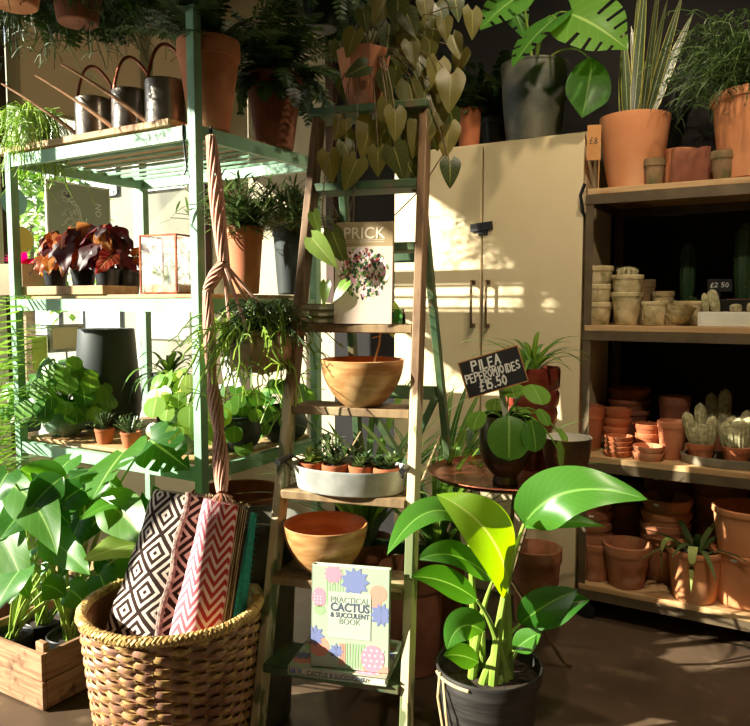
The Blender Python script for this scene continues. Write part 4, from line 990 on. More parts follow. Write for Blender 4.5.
begonia(56, 1.78, 'begonia with red and amber leaves at the left end of the wooden tray', 44, .105, .055, .35)
begonia(84, 1.79, 'begonia with large dark ruffled leaves in the middle of the wooden tray', 34, .13, .088, .8)
begonia(108, 1.78, 'begonia with burgundy leaves at the right end of the wooden tray', 34, .115, .072, .75)
q = onv(133, 1.78, GZ[2]+.0); 
A = MB()
p = onv(128, 1.87, GZ[2]+BT); lv, st = bushy(20, .07, .14, .03, 'ovate', 8, .9, .3); potted('potted_plant', 'dark red-leaved plant in black pot standing behind the glass terrarium', p, .09, .05, .038, 'black', [('leaves', lv, 'l_beg2', .08), ('stems', st, 'stem', .08)])
# terrarium
p = onv(170, 1.775, GZ[2]+BT); w_ = sz(44, p); hh = sz(57, p); t = thing('glass_terrarium', 'copper framed glass terrarium box on the middle shelf', 'terrarium', p, .12)
m = MB(); d_ = .11; f_ = .0035
for sx in (-1, 1):
    for sy in (-1, 1): m.box((sx*w_/2, sy*d_/2, hh/2), (f_*1.6, f_*1.6, hh))
for z in (.003, hh):
    for sy in (-1, 1): m.box((0, sy*d_/2, z), (w_, f_*1.5, f_*1.5))
    for sx in (-1, 1): m.box((sx*w_/2, 0, z), (f_*1.5, d_, f_*1.5))
m.build('frame', K['copper'], t)
m = MB()
for sy in (-1, 1): m.box((0, sy*d_/2, hh/2), (w_-.006, .001, hh-.008))
for sx in (-1, 1): m.box((sx*w_/2, 0, hh/2), (.001, d_-.006, hh-.008))
m.build('glass_pane', frostmat(), t)
m = MB(); m.box((0,0,.018), (w_-.01,d_-.01,.03)); m.build('gravel', K['twig'], t)
m = branchlets(16, .08, .02); m.build('plant', K['l_succ'], t, (0,0,.03))
# right end of the middle shelf: two bushy pots
for px, v, wp, hp, mk, lb, n in ((246, 1.86, 36, 66, 'terra', 'tall terracotta pot with bushy narrow-leaved plant beside the hanging rope', 60), (291, 2.14, 36, 70, 'greypot', 'dark pot with spreading thin-leaved plant at the back right of the middle shelf', 70)):
    p = onv(px, v, GZ[2]+BT); r = sz(wp, p)/2; h = sz(hp, p)
    lv, st = bushy(n+30, .11, .20, .008, 'lance', 9, 1.35, .5)
    potted('potted_shrub', lb, p, h, r, r*.72, mk, [('leaves', lv, 'l_bush' if n == 60 else 'l_succ_d', h*.9), ('stems', st, 'stem_brown', h*.9)])
# --- third shelf
def pil(px, v, lb, n, R_, LW, key, h, r, mk, style='round', grp=None, Hh=.12, face=None, el=(-.2,1.3)):
    p = onv(px, v, GZ[1]+BT); lv, st = pilea(n, R_, LW, el, Hh, face)
    return potted('potted_pilea', lb, p, h, r, r*.8, mk, [('leaves', lv, key, h*.9), ('stalks', st, 'l_pilea_l', h*.9)], grp, style=style)
cf = W(0,-.5,0)
pil(66, 1.80, 'dense round-leaved plant in a green glass bowl on the lower shelf', 80, .17, .075, 'l_pilea', .13, .075, 'greenglaze', face=cf, Hh=.15)
pil(186, 1.80, 'pale round-leaved plant in a grey green pot beside the sage green post', 44, .15, .07, 'l_pilea_l', .15, .06, 'greenglaze', 'plain', face=cf, Hh=.13, el=(-.6,1.3))
p = onv(22, 1.90, GZ[1]+BT); pot('square_pot', 'pale cream pot at the far left of the lower shelf', p, .17, .055, .045, 'whitepot', style='plain')
p = onv(30, 1.79, GZ[1]+BT); lv, st = pilea(26, .13, .07, (0,1.3), .13, cf); potted('potted_pilea', 'dark round-leaved plant at the far left of the lower shelf', p, .09, .05, .04, 'greypot', [('leaves', lv, 'l_pilea', .08), ('stalks', st, 'l_pilea_l', .08)])
for px, lb in ((105, 'small terracotta pot with branching twiggy succulent, nearer the green bowl'), (131, 'small terracotta pot with branching twiggy succulent, next to the pale leaved plant')):
    p = onv(px, 1.765, GZ[1]+BT); potted('potted_succulent', lb, p, .055, .036, .027, 'terra_red', [('branchlets', branchlets(26, .075, .014), 'l_succ_d', .045)], 'small branching succulents')
# big dark pot upside
p = onv(109, 2.05, GZ[1]+BT); r = sz(62, p)/2
m = MB(); hh = .40; m.lathe([(0,0),(r*.72,0),(r*.74,.004),(r*.95,hh*.45),(r*1.0,hh*.62),(r*.99,hh*.63),(r*.94,hh*.66),(r*.86,hh),(r*.80,hh),(r*.8,hh*.97),(0,hh*.97)][:0] or [(0,0),(r*.9,0),(r*1.02,.06),(r*1.02,.09),(r*1.04,.095),(r*.86,hh-.004),(r*.85,hh),(0,hh)], 44)
tag(m.build('black_planter', K['greypot'], None, p), 'tall upturned matt charcoal planter standing behind the round-leaved plants', 'planter')
p = onv(170, 2.16, GZ[1]+BT); sp = strap_plant(30, .34, .020, (.2,1.25), 1.4)
potted('potted_spider_plant', 'arching strap-leaved plant in a dark pot behind the pale leaved plant', p, .22, .07, .05, 'greypot', [('leaves', sp, 'l_strap', .2)])
pil(238, 1.92, 'dark round pot with trailing green plant at the right of the lower shelf', 40, .13, .06, 'l_pilea', .12, .072, 'greypot', face=cf, el=(-.9,1.2))
pil(284, 2.14, 'dark round pot with trailing plant at the back right corner of the lower shelf', 36, .12, .055, 'l_pilea', .13, .078, 'greypot', face=cf, el=(-.9,1.2))
# frame and stickers on the window, poster
def wv(px, py, u): 
    a_, f, z = ray(px, py); d = W(a_, f, 0); k = u/d.x; return Vector((u, d.y*k, H+z*k))
A1, A2 = wv(44, 180, UL+.02), wv(107, 190, UL+.02); pw = A2.y-A1.y; ph = .27
K['poster'] = leafmat('grey poster paper', rgb(140,142,126), rgb(140,142,126), None, .9, .2)
t = thing('poster', 'grey poster with a white line drawing and white letters hung in the window', 'poster', (UL+.03, (A1.y+A2.y)/2, A1.z-ph/2))
m = MB(); m.box((0,0,0), (.006,pw,ph)); m.build('poster_sheet', K['poster'], t)
m = MB()
for s in (-1, 1): m.box((.001,s*pw/2,0), (.010,.008,ph+.008)); m.box((.001,0,s*ph/2), (.010,pw,.008))
m.build('poster_border', K['whiteprint'], t)
m = MB(); m.xf = Matrix(((0,0,1,.0042),(1,0,0,0),(0,1,0,0),(0,0,0,1)))     # drawing plane x->v, y->z
rr = random.Random(4)
def stroke(P, w_=.004):
    for i in range(len(P)-1):
        a, b = Vector((P[i][0],P[i][1],0)), Vector((P[i+1][0],P[i+1][1],0)); d = (b-a).normalized()*w_*.4; n_ = Vector((-d.y,d.x,0))*1.25
        m.add([a-d-n_, b+d-n_, b+d+n_, a-d+n_], [(0,1,2,3)])
for k in range(26):
    cx_, cy_ = -.07+rr.uniform(-.018,.018), .075+rr.uniform(-.02,.02); a = rr.uniform(0,6.28); stroke([(cx_,cy_),(cx_+.016*math.cos(a),cy_+.016*math.sin(a))], .005)
for k in range(34):
    cx_, cy_ = -.06+rr.uniform(-.02,.04), -.05+rr.uniform(-.07,.07); a = rr.uniform(0,3.1); stroke([(cx_,cy_),(cx_+.02*math.cos(a),cy_-.02*math.sin(a)),(cx_+.03*math.cos(a+.6),cy_-.03*math.sin(a))], .003)
stroke([(-.05,.05),(-.03,.055),(-.0,.02),(.01,-.03),(.03,-.05),(.04,-.02)], .006); stroke([(-.045,.045),(-.02,.03),(.0,-.02),(.0,-.06)], .004)
M0 = m.xf; m.build('poster_drawing', K['whiteprint'], t); m = MB(); m.xf = M0 @ Matrix.Translation((.125,.03,0)) @ Matrix.Rotation(PI/2, 4, 'Z'); chalk(m, 'ON', 0, 0, .032, .07, z=0, th=.14); m.xf = M0
m.build('poster_lettering', K['whiteprint'], t)
def disc(px, py, r, key, lb, nm):
    q = wv(px, py, UL+.02); m = MB(); m.xf = Matrix(((0,0,1,0),(1,0,0,0),(0,1,0,0),(0,0,0,1))); m.lathe([(0,0),(r,0),(r,.002),(0,.002)], 40); return tag(m.build(nm, K[key], None, q), lb, 'sticker')
K['st_blue'] = mat('pale blue sticker', rgb(150,200,206)); K['st_yel'] = mat('yellow sticker', rgb(230,196,96)); K['st_lime'] = mat('lime card', rgb(190,206,92)); K['st_pink'] = mat('pink sticker', rgb(222,150,140))
disc(14, 202, .062, 'st_blue', 'pale blue round sticker on the window above the yellow one', 'round_sticker')
disc(21, 240, .06, 'st_yel', 'yellow and pink round sticker on the window below the blue one', 'round_sticker')
q = wv(40, 354, UL+.03); m = MB(); m.box((0,0,0), (.004,.075,.16)); tag(m.build('window_card', K['st_lime'], None, q), 'lime yellow card in the window beside the charcoal planter', 'card')
q = wv(66, 338, UL+.05); t = thing('picture_frame', 'small silver picture frame standing at the window', 'picture frame', q)
m = MB()
for s in (-1, 1): m.box((0,s*.085,0), (.02,.014,.13)); m.box((0,0,s*.058), (.02,.156,.014))
m.build('frame', K['zinc'], t); m = MB(); m.box((-.004,0,0), (.006,.156,.104)); m.build('picture', K['cream'], t)
m = MB(); m.tube([(0,0,-.064),(0,0,-(q.z-.56))], .005, 6); m.build('stand', K['zinc'], t)

# ---- macrame hanger with mistletoe cactus, hung from the top shelf
hk_ = pY(211, 150, 2.22); q = pY(262, 372, 2.14)
t = thing('macrame_plant_hanger', 'pink brown macrame rope hanger with a dark bowl of trailing mistletoe cactus', 'hanging plant', q)
pot_mb(.12, .084, .045, style='round').build('pot', K['beigepot'], t); soil_mb(.07, .105).build('soil', K['soil'], t)
strands(110, .26, .10, .0021, 4, .08, 1.0, 8, 4, 1.15).build('stems', K['l_rhip'], t, (-.03,0,.11))
strands(100, .12, .07, .0018, 4, .09, .8, 6, 4, 1.1).build('short_stems', K['l_bush'], t, (.02,.02,.11))
m = MB()
for (x0,y0,x1,y1,x2,y2) in ((.02,.10,.10,.22,.10,.10),(-.02,.10,.03,.19,.09,.03)):
    m.tube(bez((x0-.06,0,y0+.05),(x1,-.02,y1+.06),(x2,-.02,y2-.02),12), .004, 6)
m.build('pale_arching_stems', K['l_rhip'], t)
def cord(m, a, b, n, sp, r=.003, tw=1.5):
    a, b = Vector(a), Vector(b); d = b-a; X = d.orthogonal().normalized(); Y = d.normalized().cross(X)
    for k in range(n):
        ph = 2*PI*k/n; P = []
        for i in range(15):
            f = i/14; rr_ = sp*(.6+.4*math.sin(f*PI)); an = ph+tw*f*2*PI/2
            P.append(a+d*f+(X*math.cos(an)+Y*math.sin(an))*rr_)
        m.tube(P, r, 4)
hkl = hk_-q; kn = pY(223, 262, 2.16)-q
m = MB(); cord(m, hkl+Vector((0,0,.04)), kn, 9, .018, .0045); m.build('rope', K['jute'], t)
m = MB()
for k in range(4):
    a = 2*PI*k/4+.4; s_ = Vector((math.cos(a)*.093, math.sin(a)*.093, .085)); m.tube([kn, s_], .0035, 5); m.tube([kn+Vector((.003,.003,0)), s_+Vector((.004,0,0))], .003, 5)
    m.tube([s_, Vector((math.cos(a)*.085, math.sin(a)*.085, .03)), Vector((0,0,-.006))], .0035, 5)
m.build('net', K['jute'], t)
m = MB(); e0 = pY(207, 290, 2.17)-q; e1 = pY(212, 380, 2.12)-q; e2 = pY(219, 432, 2.08)-q; e3 = pY(222, 492, 1.99)-q
cord(m, kn, e0, 8, .016, .0045, 1); cord(m, e0, e1, 10, .014, .0045, 1); cord(m, e1, e2, 10, .017, .0045, 1); cord(m, e2, e3, 12, .019, .004, .6)
for k in range(26):
    a = random.uniform(0, 6.28); m.tube([e3, e3+Vector((math.cos(a)*.02, math.sin(a)*.02, -.012)), e3+Vector((math.cos(a)*.034, math.sin(a)*.034, -.03+random.uniform(-.01,.01)))], .0018, 3)
m.build('tassel', K['jute'], t)
m = MB()
for dx in (-.01, .03): m.bar((-.115+dx, -.02, .03-dx), (-.10+dx, -.02, -.045), .035, .002, up=(0,1,0)); 
m.build('tag', K['whitepot'], t)

# ---- under the lower shelf, behind the ladder
p = pz(240, 560, 0); p = pY(240, 520, 2.52); p.z = 0
m = MB(); r = .165; m.lathe([(0,0),(r*.72,0),(r*.75,.01),(r*.95,.52),(r*.97,.565),(r,.57),(r,.60),(r*.97,.603),(r*.93,.6),(r*.9,.55),(r*.7,.02),(0,.02)], 48)
tag(m.build('large_planter', K['terra_dark'], None, p), 'tall dark brown planter with pale rim under the lower shelf', 'planter')
p = pY(262, 550, 2.22); p.z = 0; p = W(-.37, 2.30, .0)
# ================================================================ on the ladder
random.seed(31)
def lt(z, x, dy=0.03): return L2R(x, yl(z)+dy, z+.0008)
def bowl(p, r, h, lb, yaw=0):
    m = MB(); pr = [(0,0),(r*.42,0)]+[(r*(.42+.58*math.sin(t*PI/2)**.9), h*t**1.15) for t in (.15,.3,.45,.6,.75,.9,1)]
    m.lathe(pr+[(r*.985,h+.002)], 56); m.cur = 1; m.lathe([(r*.985,h+.002),(r*.95,h-.002)]+[(r*(.36+.56*math.sin(t*PI/2)), .014+(h-.02)*t**1.15) for t in (.85,.6,.35,.12)]+[(0,.014)], 56)
    return tag(m.build('wooden_bowl', [K['bowlwood'], K['bowlin']], None, p, yaw), lb, 'bowl')
p = lt(.96, .022, .03); b2 = p; t = bowl(p, .117, .13, 'turned wooden bowl holding a dry twig on the upper ladder tread')
m = MB(); q = lambda px, py, Y=2.12: pY(px, py, Y)-b2
m.tube([(0,0,.015), q(379,345), q(381,328)], .003, 6); m.tube([q(381,328), q(374,318), q(370,322)], .0025, 5); m.tube([q(381,330), q(388,322), q(393,326)], .0025, 5); m.tube([q(380,336), q(372,338)], .002, 5)
o = tag(m.build('dry_twig', K['twig'], None, b2), 'forked pale dry twig standing in the upper wooden bowl', 'twig')
m = MB(); a, b, c = q(391,306,2.08), q(391,325,2.06), q(393,338,2.07); blade(m, a, b, c, .055, W(-.3,-1,.1), 'heart', 10, 6, .1, lobe=.15)
m.tube([q(371,322,2.09), q(380,305,2.07), a], .0015, 4)
EX_LEAF = m
p = lt(.50, -.06, .045); bowl(p, .118, .135, 'turned wooden bowl with orange inside on the lower ladder tread', .5)
# galvanised oval tray with four small succulents
p = lt(.73, .0, .03); t = thing('oval_tray', 'pale galvanised oval tray with a black wire handle on the ladder tread', 'tray', p, LA)
m = MB(); m.lathe([(0,0),(.90,0),(.93,.004),(1,.062),(1.012,.064),(1.012,.069),(.99,.068),(.91,.008),(0,.008)], 56, sx=.166, sy=.10); m.build('tray', K['whitepot'] if False else mat('pale galvanised metal', rgb(206,208,200), rgb(180,184,176), 20, .5, .2), t)
for s in (-1, 1):
    m = MB(); m.tube([(s*.162,-.03,.05),(s*.172,-.045,.072),(s*.178,-.05,.078)], .003, 6); m.tube([(s*.178,-.09,.082),(s*.178,-.0,.082)], .0085, 10); m.tube([(s*.178,0,.082),(s*.172,.03,.07),(s*.16,.03,.05)], .003, 6); m.build('handle', K['black'], t)
for i, (dx, dy, key, kind) in enumerate(((-.115,.0,'l_succ',0),(-.04,-.01,'l_succ_d',1),(.035,.0,'l_succ_d',0),(.11,-.005,'l_succ_d',0))):
    q_ = L2R(dx, yl(.73)+.03+dy, .73+.0095)
    m = MB()
    if kind == 0:
        for k in range(5): 
            a = random.uniform(0,6.28); x = rosette(16, .034, .016, (.1,1.3), (math.cos(a)*.018, math.sin(a)*.018, random.uniform(.0,.02))); m.add(x.v, x.f, x.uv, random.random())
    else: m = branchlets(16, .085, .026)
    x = rosette(16, .036, .016, (.1,1.3)); m.add(x.v, x.f, x.uv, .3)
    potted('potted_succulent', ['pale green rosette succulent at the left end of the oval tray', 'upright branching succulent second from left in the oval tray', 'dark rosette succulent third from left in the oval tray', 'dark rosette succulent at the right end of the oval tray'][i], q_, .062, .037, .028, 'terra_red', [('leaves', m, key, .056)], 'small succulents in the oval tray', rim=.3)
# practical cactus books
K['cover'] = mat('pale mint book cover', rgb(184,198,174), rgb(176,190,166), 3, .45)
K['pages'] = mat('book pages', rgb(236,228,208), rgb(222,212,190), 60, .9, sc3=(1,1,30))
K['p_coral'] = mat('coral print', rgb(240,158,136)); K['p_blue'] = mat('blue print', rgb(124,136,184)); K['p_pink'] = mat('pink print', rgb(220,150,170)); K['p_green'] = mat('light green print', rgb(160,206,142)); K['p_grey'] = mat('grey print', rgb(84,92,110)); K['p_lgrey'] = mat('light grey print', rgb(136,150,138)); K['p_red'] = mat('dark red print', rgb(150,56,52)); K['panel'] = mat('white green panel', rgb(196,208,186)); K['p_dot'] = mat('white dot print', rgb(240,214,220))
def book(name, lb, w_, h_, d_, cover, grp=None):
    """upright local frame: x width, z height, y back; front cover at y=0"""
    t = thing(name, lb, 'book', (0,0,0), 0, grp)
    m = MB(); m.box((.0,.0015,h_/2), (w_,.003,h_)); m.box((0,d_-.0015,h_/2), (w_,.003,h_)); m.box((-w_/2+.0015,d_/2,h_/2), (.003,d_,h_)); m.build('cover', K[cover], t, bevel=.0008)
    m = MB(); m.box((.0005,d_/2,h_/2), (w_-.010,d_-.0065,h_-.008)); m.build('pages', K['pages'], t)
    return t
def cprint(w_, h_):
    """printed shapes of the cover, in the xz plane at y=-.0008"""
    mats = ['p_coral','p_blue','p_pink','p_green','p_grey','p_lgrey','p_red','panel','p_dot']; m = MB()
    m.xf = Matrix(((1,0,0,0),(0,0,-1,-.0004),(0,1,0,0),(0,0,0,1)))
    def poly(P, k, z): m.cur = mats.index(k); m.add([(min(1,max(0,x))*w_-w_/2, min(1,max(0,y))*h_, z) for x, y in P], [tuple(range(len(P)))])
    def ell(cx, cy, rx, ry, k, z=.0, n=20): poly([(cx+rx*math.cos(2*PI*i/n), cy+ry*math.sin(2*PI*i/n)) for i in range(n)], k, z)
    def star(cx, cy, r, k, n=9, z=.0001):
        for i in range(n):
            a = 2*PI*i/n; dx, dy = math.cos(a), math.sin(a)*.8; px_, py_ = -dy*.22, dx*.22
            poly([(cx,cy),(cx+r*(dx*.6+px_),cy+r*(dy*.6+py_)),(cx+r*dx,cy+r*dy),(cx+r*(dx*.6-px_),cy+r*(dy*.6-py_))], k, z+.00001*i)
    for i in range(7): poly([(.2+.035*i,.62),(.215+.035*i,.62),(.2+.033*i,.97),(.19+.033*i,.97)], 'p_green', .0)
    star(.28,.92,.13,'p_pink',12); star(.56,.86,.19,'p_blue',11,.0003)
    ell(.86,.76,.11,.085,'p_coral'); ell(.84,.66,.06,.07,'p_coral',.0001); star(.90,.56,.15,'p_blue',10,.0003); star(.04,.30,.14,'p_blue',9,.0003)
    ell(.10,.68,.09,.10,'p_pink'); ell(.11,.20,.13,.10,'p_coral'); ell(.11,.56,.07,.05,'p_green'); star(.33,.17,.10,'p_blue',8,.0003)
    for i in range(7): poly([(.46+.035*i,.02),(.475+.035*i,.02),(.475+.037*i,.26),(.46+.037*i,.26)], 'p_green', .0002)
    for i in range(3): poly([(.37+.03*i,.04),(.39+.03*i,.04),(.39+.03*i,.25),(.37+.03*i,.25)], 'p_coral', .0002)
    ell(.80,.13,.15,.13,'p_pink',.0003); ell(.85,.03,.18,.045,'p_coral',.0002)
    for i in range(16): ell(.69+.073*(i%4)+.02*((i//4)%2),.06+.05*(i//4),.016,.012,'p_dot',.0005,8)
    for i in range(10): ell(.04+.04*(i%3),.63+.03*(i//3),.01,.008,'p_dot',.0003,8)
    poly([(.22,.30),(.77,.30),(.77,.75),(.22,.75)], 'panel', .0006)
    for i in range(2): poly([(.25,.37+.03*i),(.74,.37+.03*i),(.74,.372+.03*i),(.25,.372+.03*i)], 'p_lgrey', .0008)
    poly([(.25,.715),(.74,.715),(.74,.718),(.25,.718)], 'p_lgrey', .0008)
    for s, size, y, k in (('PRACTICAL',.5,.672,'p_lgrey'),('CACTUS',.5,.60,'p_grey'),('& SUCCULENT',.5,.525,'p_grey'),('BOOK',.5,.465,'p_lgrey')):
        x = text_mb(s, size*w_*1.0, .0002, bold=.0025 if k == 'p_grey' else 0); m.cur = mats.index(k)
        xs = [v_[0] for v_ in x.v]; sc_ = (.50 if s != 'BOOK' else .27)*w_/(max(xs)-min(xs))
        m.add([(v_[0]*sc_, v_[1]*sc_*1.12+y*h_, v_[2]+.001) for v_ in x.v], x.f)
    return m, [K[k] for k in mats]
bw, bh, bd = .208, .268, .024
zb = .27+.0008
t = book('cactus_book', 'upright mint green cactus book with colourful cactus drawings on the ladder tread', bw, bh, bd, 'cover')
m, ms = cprint(bw, bh); m.build('cover_print', ms, t)
pu = L2R(.060, .010, zb+bd+.003); t.location = pu; t.rotation_euler = (math.radians(-4), 0, math.radians(LA*57.3+6))
t = book('cactus_book', 'flat lying mint green cactus book under the upright one on the ladder tread', .268, .215, bd, 'cover')
m, ms = cprint(.262, .21); m.build('cover_print', ms, t)
m = MB(); x = text_mb('CACTUS & SUCCULENT', .016, .0002, bold=.0004); m.xf = Matrix.Translation((.005,.012,-.0006)) @ Matrix.Rotation(PI/2, 4, 'X') @ Matrix.Rotation(PI/2, 4, 'X'); 
t.location = L2R(.030, yl(.27)-.062, zb+bd+.0); t.rotation_euler = (-PI/2, 0, math.radians(LA*57.3+4))
sp_ = MB(); sp_.box((0, .012, -.0005), (.266, .022, .001)); 
x2 = MB(); x2.xf = Matrix(((1,0,0,.0),(0,1,0,.0165),(0,0,1,-.0012),(0,0,0,1))); tx = text_mb('CACTUS & SUCCULENT', .015, .0002, bold=.0004); x2.add([(v_[0], -v_[1]-.004, -v_[2]) for v_ in tx.v], [f[::-1] for f in tx.f]); x2.build('spine_lettering', K['p_grey'], t)
dr = MB(); dr.lathe([(0,-.0012),(.007,-.0012),(.007,-.0008),(0,-.0008)], 16, (-.118,.012,0)); dr.lathe([(0,-.0012),(.006,-.0012),(.006,-.0008),(0,-.0008)], 16, (-.100,.010,0)); dr.build('spine_print', K['p_blue'], t)
# PRICK books
K['pcover'] = mat('khaki book cover', rgb(168,146,108), rgb(160,138,100), 5, .5); K['pphoto'] = mat('pale pink cover photo ground', rgb(216,196,180), rgb(206,186,170), 5, .5); K['p_cream'] = mat('cream print', rgb(236,224,196))
w_, h_, d_ = .165, .285, .02
t = book('garden_book', 'upright khaki PRICK book with a round mass of cacti on its cover', w_, h_, d_, 'pcover')
mats = ['pphoto','p_cream','l_beg','l_succ_d','p_pink','p_red','p_dot','l_succ']
m = MB(); m.xf = Matrix(((1,0,0,0),(0,0,-1,-.0004),(0,1,0,0),(0,0,0,1)))
m.add([(-w_/2,.0,0),(w_/2,.0,0),(w_/2,h_*.76,0),(-w_/2,h_*.76,0)], [(0,1,2,3)])
rg = random.Random(3)
for i in range(420):
    a = rg.uniform(0,6.28); r = math.sqrt(rg.random())*.068; cx_, cy_ = r*math.cos(a)*1.05, h_*.49+r*math.sin(a)*1.05; q = rg.uniform(.003,.007); m.cur = rg.choice([2,3,3,4,5,6,7,7,6,3]); n = 7
    m.add([(cx_+q*math.cos(6.28*k/n)*(1 if k%2 else .5), cy_+q*math.sin(6.28*k/n), .0001+i*.000002) for k in range(n)], [tuple(range(n))])
tx = text_mb('PRICK', .038, .0002, bold=.0003); xs = [v_[0] for v_ in tx.v]; k_ = .72*w_/(max(xs)-min(xs)); m.cur = 1
m.add([(v_[0]*k_, v_[1]*1.2+h_*.885, v_[2]+.0004) for v_ in tx.v], tx.f)
for yy in (.80, .82): m.add([(-w_*.36,h_*yy,.0003),(w_*.36,h_*yy,.0003),(w_*.36,h_*yy+.0012,.0003),(-w_*.36,h_*yy+.0012,.0003)], [(0,1,2,3)])
m.build('cover_print', [K[k] for k in mats], t)
t.location = L2R(.025, yl(1.19)-.026, 1.19+.002); t.rotation_euler = (math.radians(-5), 0, LA+math.radians(6))
for i in range(3):
    t = book('garden_book', ['lowest', 'middle', 'topmost'][i]+' PRICK book lying in the stack of three beside the upright one', .13, .10, .0185, 'pcover', 'PRICK books lying in a stack')
    m = MB(); tx = text_mb('PRICK', .016, .0002, bold=.0004); m.add([(v_[0]*1.2-.03, .0095-v_[1], -.0008-v_[2]) for v_ in tx.v], [f[::-1] for f in tx.f]); m.build('spine_lettering', K['p_cream'], t)
    t.location = L2R(-.115+i*.001, yl(1.19)-.001-.002*i, 1.19+.001+(i+1)*.019); t.rotation_euler = (-PI/2, 0, LA+math.radians(3-i*2))
for dx, lb in ((.118, 'small glass jar at the right end of the book tread'), ):
    q_ = L2R(dx, yl(1.19)+.01, 1.191); m = MB(); m.lathe([(0,0),(.019,0),(.021,.004),(.021,.03),(.017,.036),(.018,.042),(.0165,.042),(.0195,.03),(.019,.006),(0,.004)], 24)
    tag(m.build('glass_jar', K['greenglass'], None, q_), lb, 'jar')
# heart-leaf vine on the ladder top
p = pY(371, 127, 2.28); p = L2R(-.03, yl(LT)+.02, LT+.0228); t = thing('potted_philodendron', 'terracotta pot on the ladder top with heart-leaved vines trailing over the rails', 'potted plant', p, 0)
pot_mb(.165, .082, .045, style='plain', seg=8).build('pot', K['terra_brown'], t); soil_mb(.07, .145).build('soil', K['soil'], t)
def TL(px, py, Y): return pY(px, py, Y)-p
VL = MB(); VS = MB(); tow = W(0,-1,0)
def hleaf(px, py, Y, L_, ang=0, wd=.85, up=None, rnd=None):
    L_ *= .88
    c = TL(px, py, Y); dn = (Vector((0,0,-1))*math.cos(ang)+W(1,0,0)*math.sin(ang)).normalized(); u = (tow+W(random.uniform(-.5,.5),0,0)+Vector((0,0,random.uniform(-.1,.5)))).normalized() if up is None else up
    m_ = MB(); blade(m_, c-dn*L_*.4, c+u*L_*.06, c+dn*L_*.62, L_*wd, u, 'heart', 12, 6, .16, lobe=.2, wave=.15, rnd=random.random() if rnd is None else rnd)
    VL.add(m_.v, m_.f, m_.uv, m_.rn[0])
    return c-dn*L_*.3
for px, py, L_, a in ((398,12,.10,0),(388,38,.11,-.1),(404,40,.10,.1),(352,42,.09,-.3),(412,52,.08,.2),(420,68,.09,.1),(437,75,.11,-.1),(472,22,.09,0),(445,28,.07,.1),(387,83,.09,.1),(358,70,.08,-1.1),(450,90,.12,-.05),(395,123,.10,0),(368,135,.13,-.3),(420,135,.13,-.3),(432,118,.12,-.35),(447,138,.11,-.1),(412,98,.12,.2),(330,165,.10,.1),(352,172,.11,-.4),(415,178,.12,.5),(450,172,.09,0),(398,160,.11,.3),(378,160,.09,0),(430,50,.08,0),(410,22,.09,.4),(380,10,.09,-.4),(365,20,.08,.2),(440,105,.1,.3),(405,145,.1,.1),(385,110,.08,-.2),(425,10,.08,.1),(455,45,.08,.3),(460,60,.08,-.2),(340,128,.08,-.5),(347,152,.08,.3)):
    s = hleaf(px, py, random.uniform(2.12, 2.24), L_, a)
    VS.tube(bez((random.uniform(-.04,.04),random.uniform(-.04,.04),.15), (s.x*.7, s.y*.7, max(.2, s.z+.08)), s, 6), .0016, 4)
for i in range(34):
    s = hleaf(random.uniform(338,462), random.uniform(0,150), random.uniform(2.2,2.42), random.uniform(.07,.11), random.uniform(-.4,.4), rnd=random.uniform(0,.35))
for P in (((342,110),(325,170),(322,215),(330,262)), ((430,100),(446,150),(420,190),(395,215)), ((350,150),(355,190),(345,230),(352,250)), ((355,180),(352,255),(341,262),(343,240))):
    VS.tube([TL(a, b, 2.14) for a, b in P], .002, 5)
for px, py, L_, a, Y in ((338,246,.12,.4,2.1),): hleaf(px, py, Y, L_, a, .62, rnd=.2)
VL.build('leaves', K['l_phil'], t); VS.build('vines', K['stem_brown'], t)
g = MB()
for (px, py, L_, a, Y) in ((322,250,.11,.7,2.05),(325,292,.07,-.1,2.08),(341,290,.065,-.6,2.02),(316,222,.07,.3,2.1)):
    c = TL(px, py, Y); dn = (Vector((0,0,-1))*math.cos(a)+W(1,0,0)*math.sin(a)).normalized(); blade(g, c-dn*L_*.4, c+tow*.01, c+dn*L_*.6, L_*.6, W(-.6,-1,.5), 'heart', 10, 6, .15, lobe=.15)
g.add([Vector(v_)+b2-p for v_ in EX_LEAF.v], EX_LEAF.f, EX_LEAF.uv, .9)
g.build('sunlit_leaves', K['l_pilea_l'], t)
# ================================================================ on the floor
# spider/palm plants behind the ladder
for px, Y, hh, lb in ((438, 2.62, .62, 'tall strap-leaved plant in a dark pot between the ladder legs and cupboard'), (365, 2.75, .55, 'arching strap-leaved plant in a dark pot behind the middle of the ladder')):
    p = W((px-375)/740*Y, Y, 0)
    r = .11; potted('potted_dracaena', lb, p, .36, r, r*.75, 'terra_dark', [('leaves', strap_plant(40, .85, .032, (.9,1.5), .75, rows=14), 'l_strap', .32)])
for px, Y, r, h, lb, mk in ((413, 2.46, .115, .36, 'large shadowed terracotta planter on the floor right behind the ladder rail', 'terra_dark'), (540, 2.83, .10, .30, 'brown terracotta planter on the floor between cupboard and rack under the copper tray', 'terra_brown'), (352, 2.50, .12, .30, 'shadowed terracotta planter on the floor behind the cactus books', 'terra_dark')):
    q_ = W((px-375)/740*Y, Y, 0); 
    pot('floor_planter', lb, q_, h, r, r*.78, mk, None, 'planter')
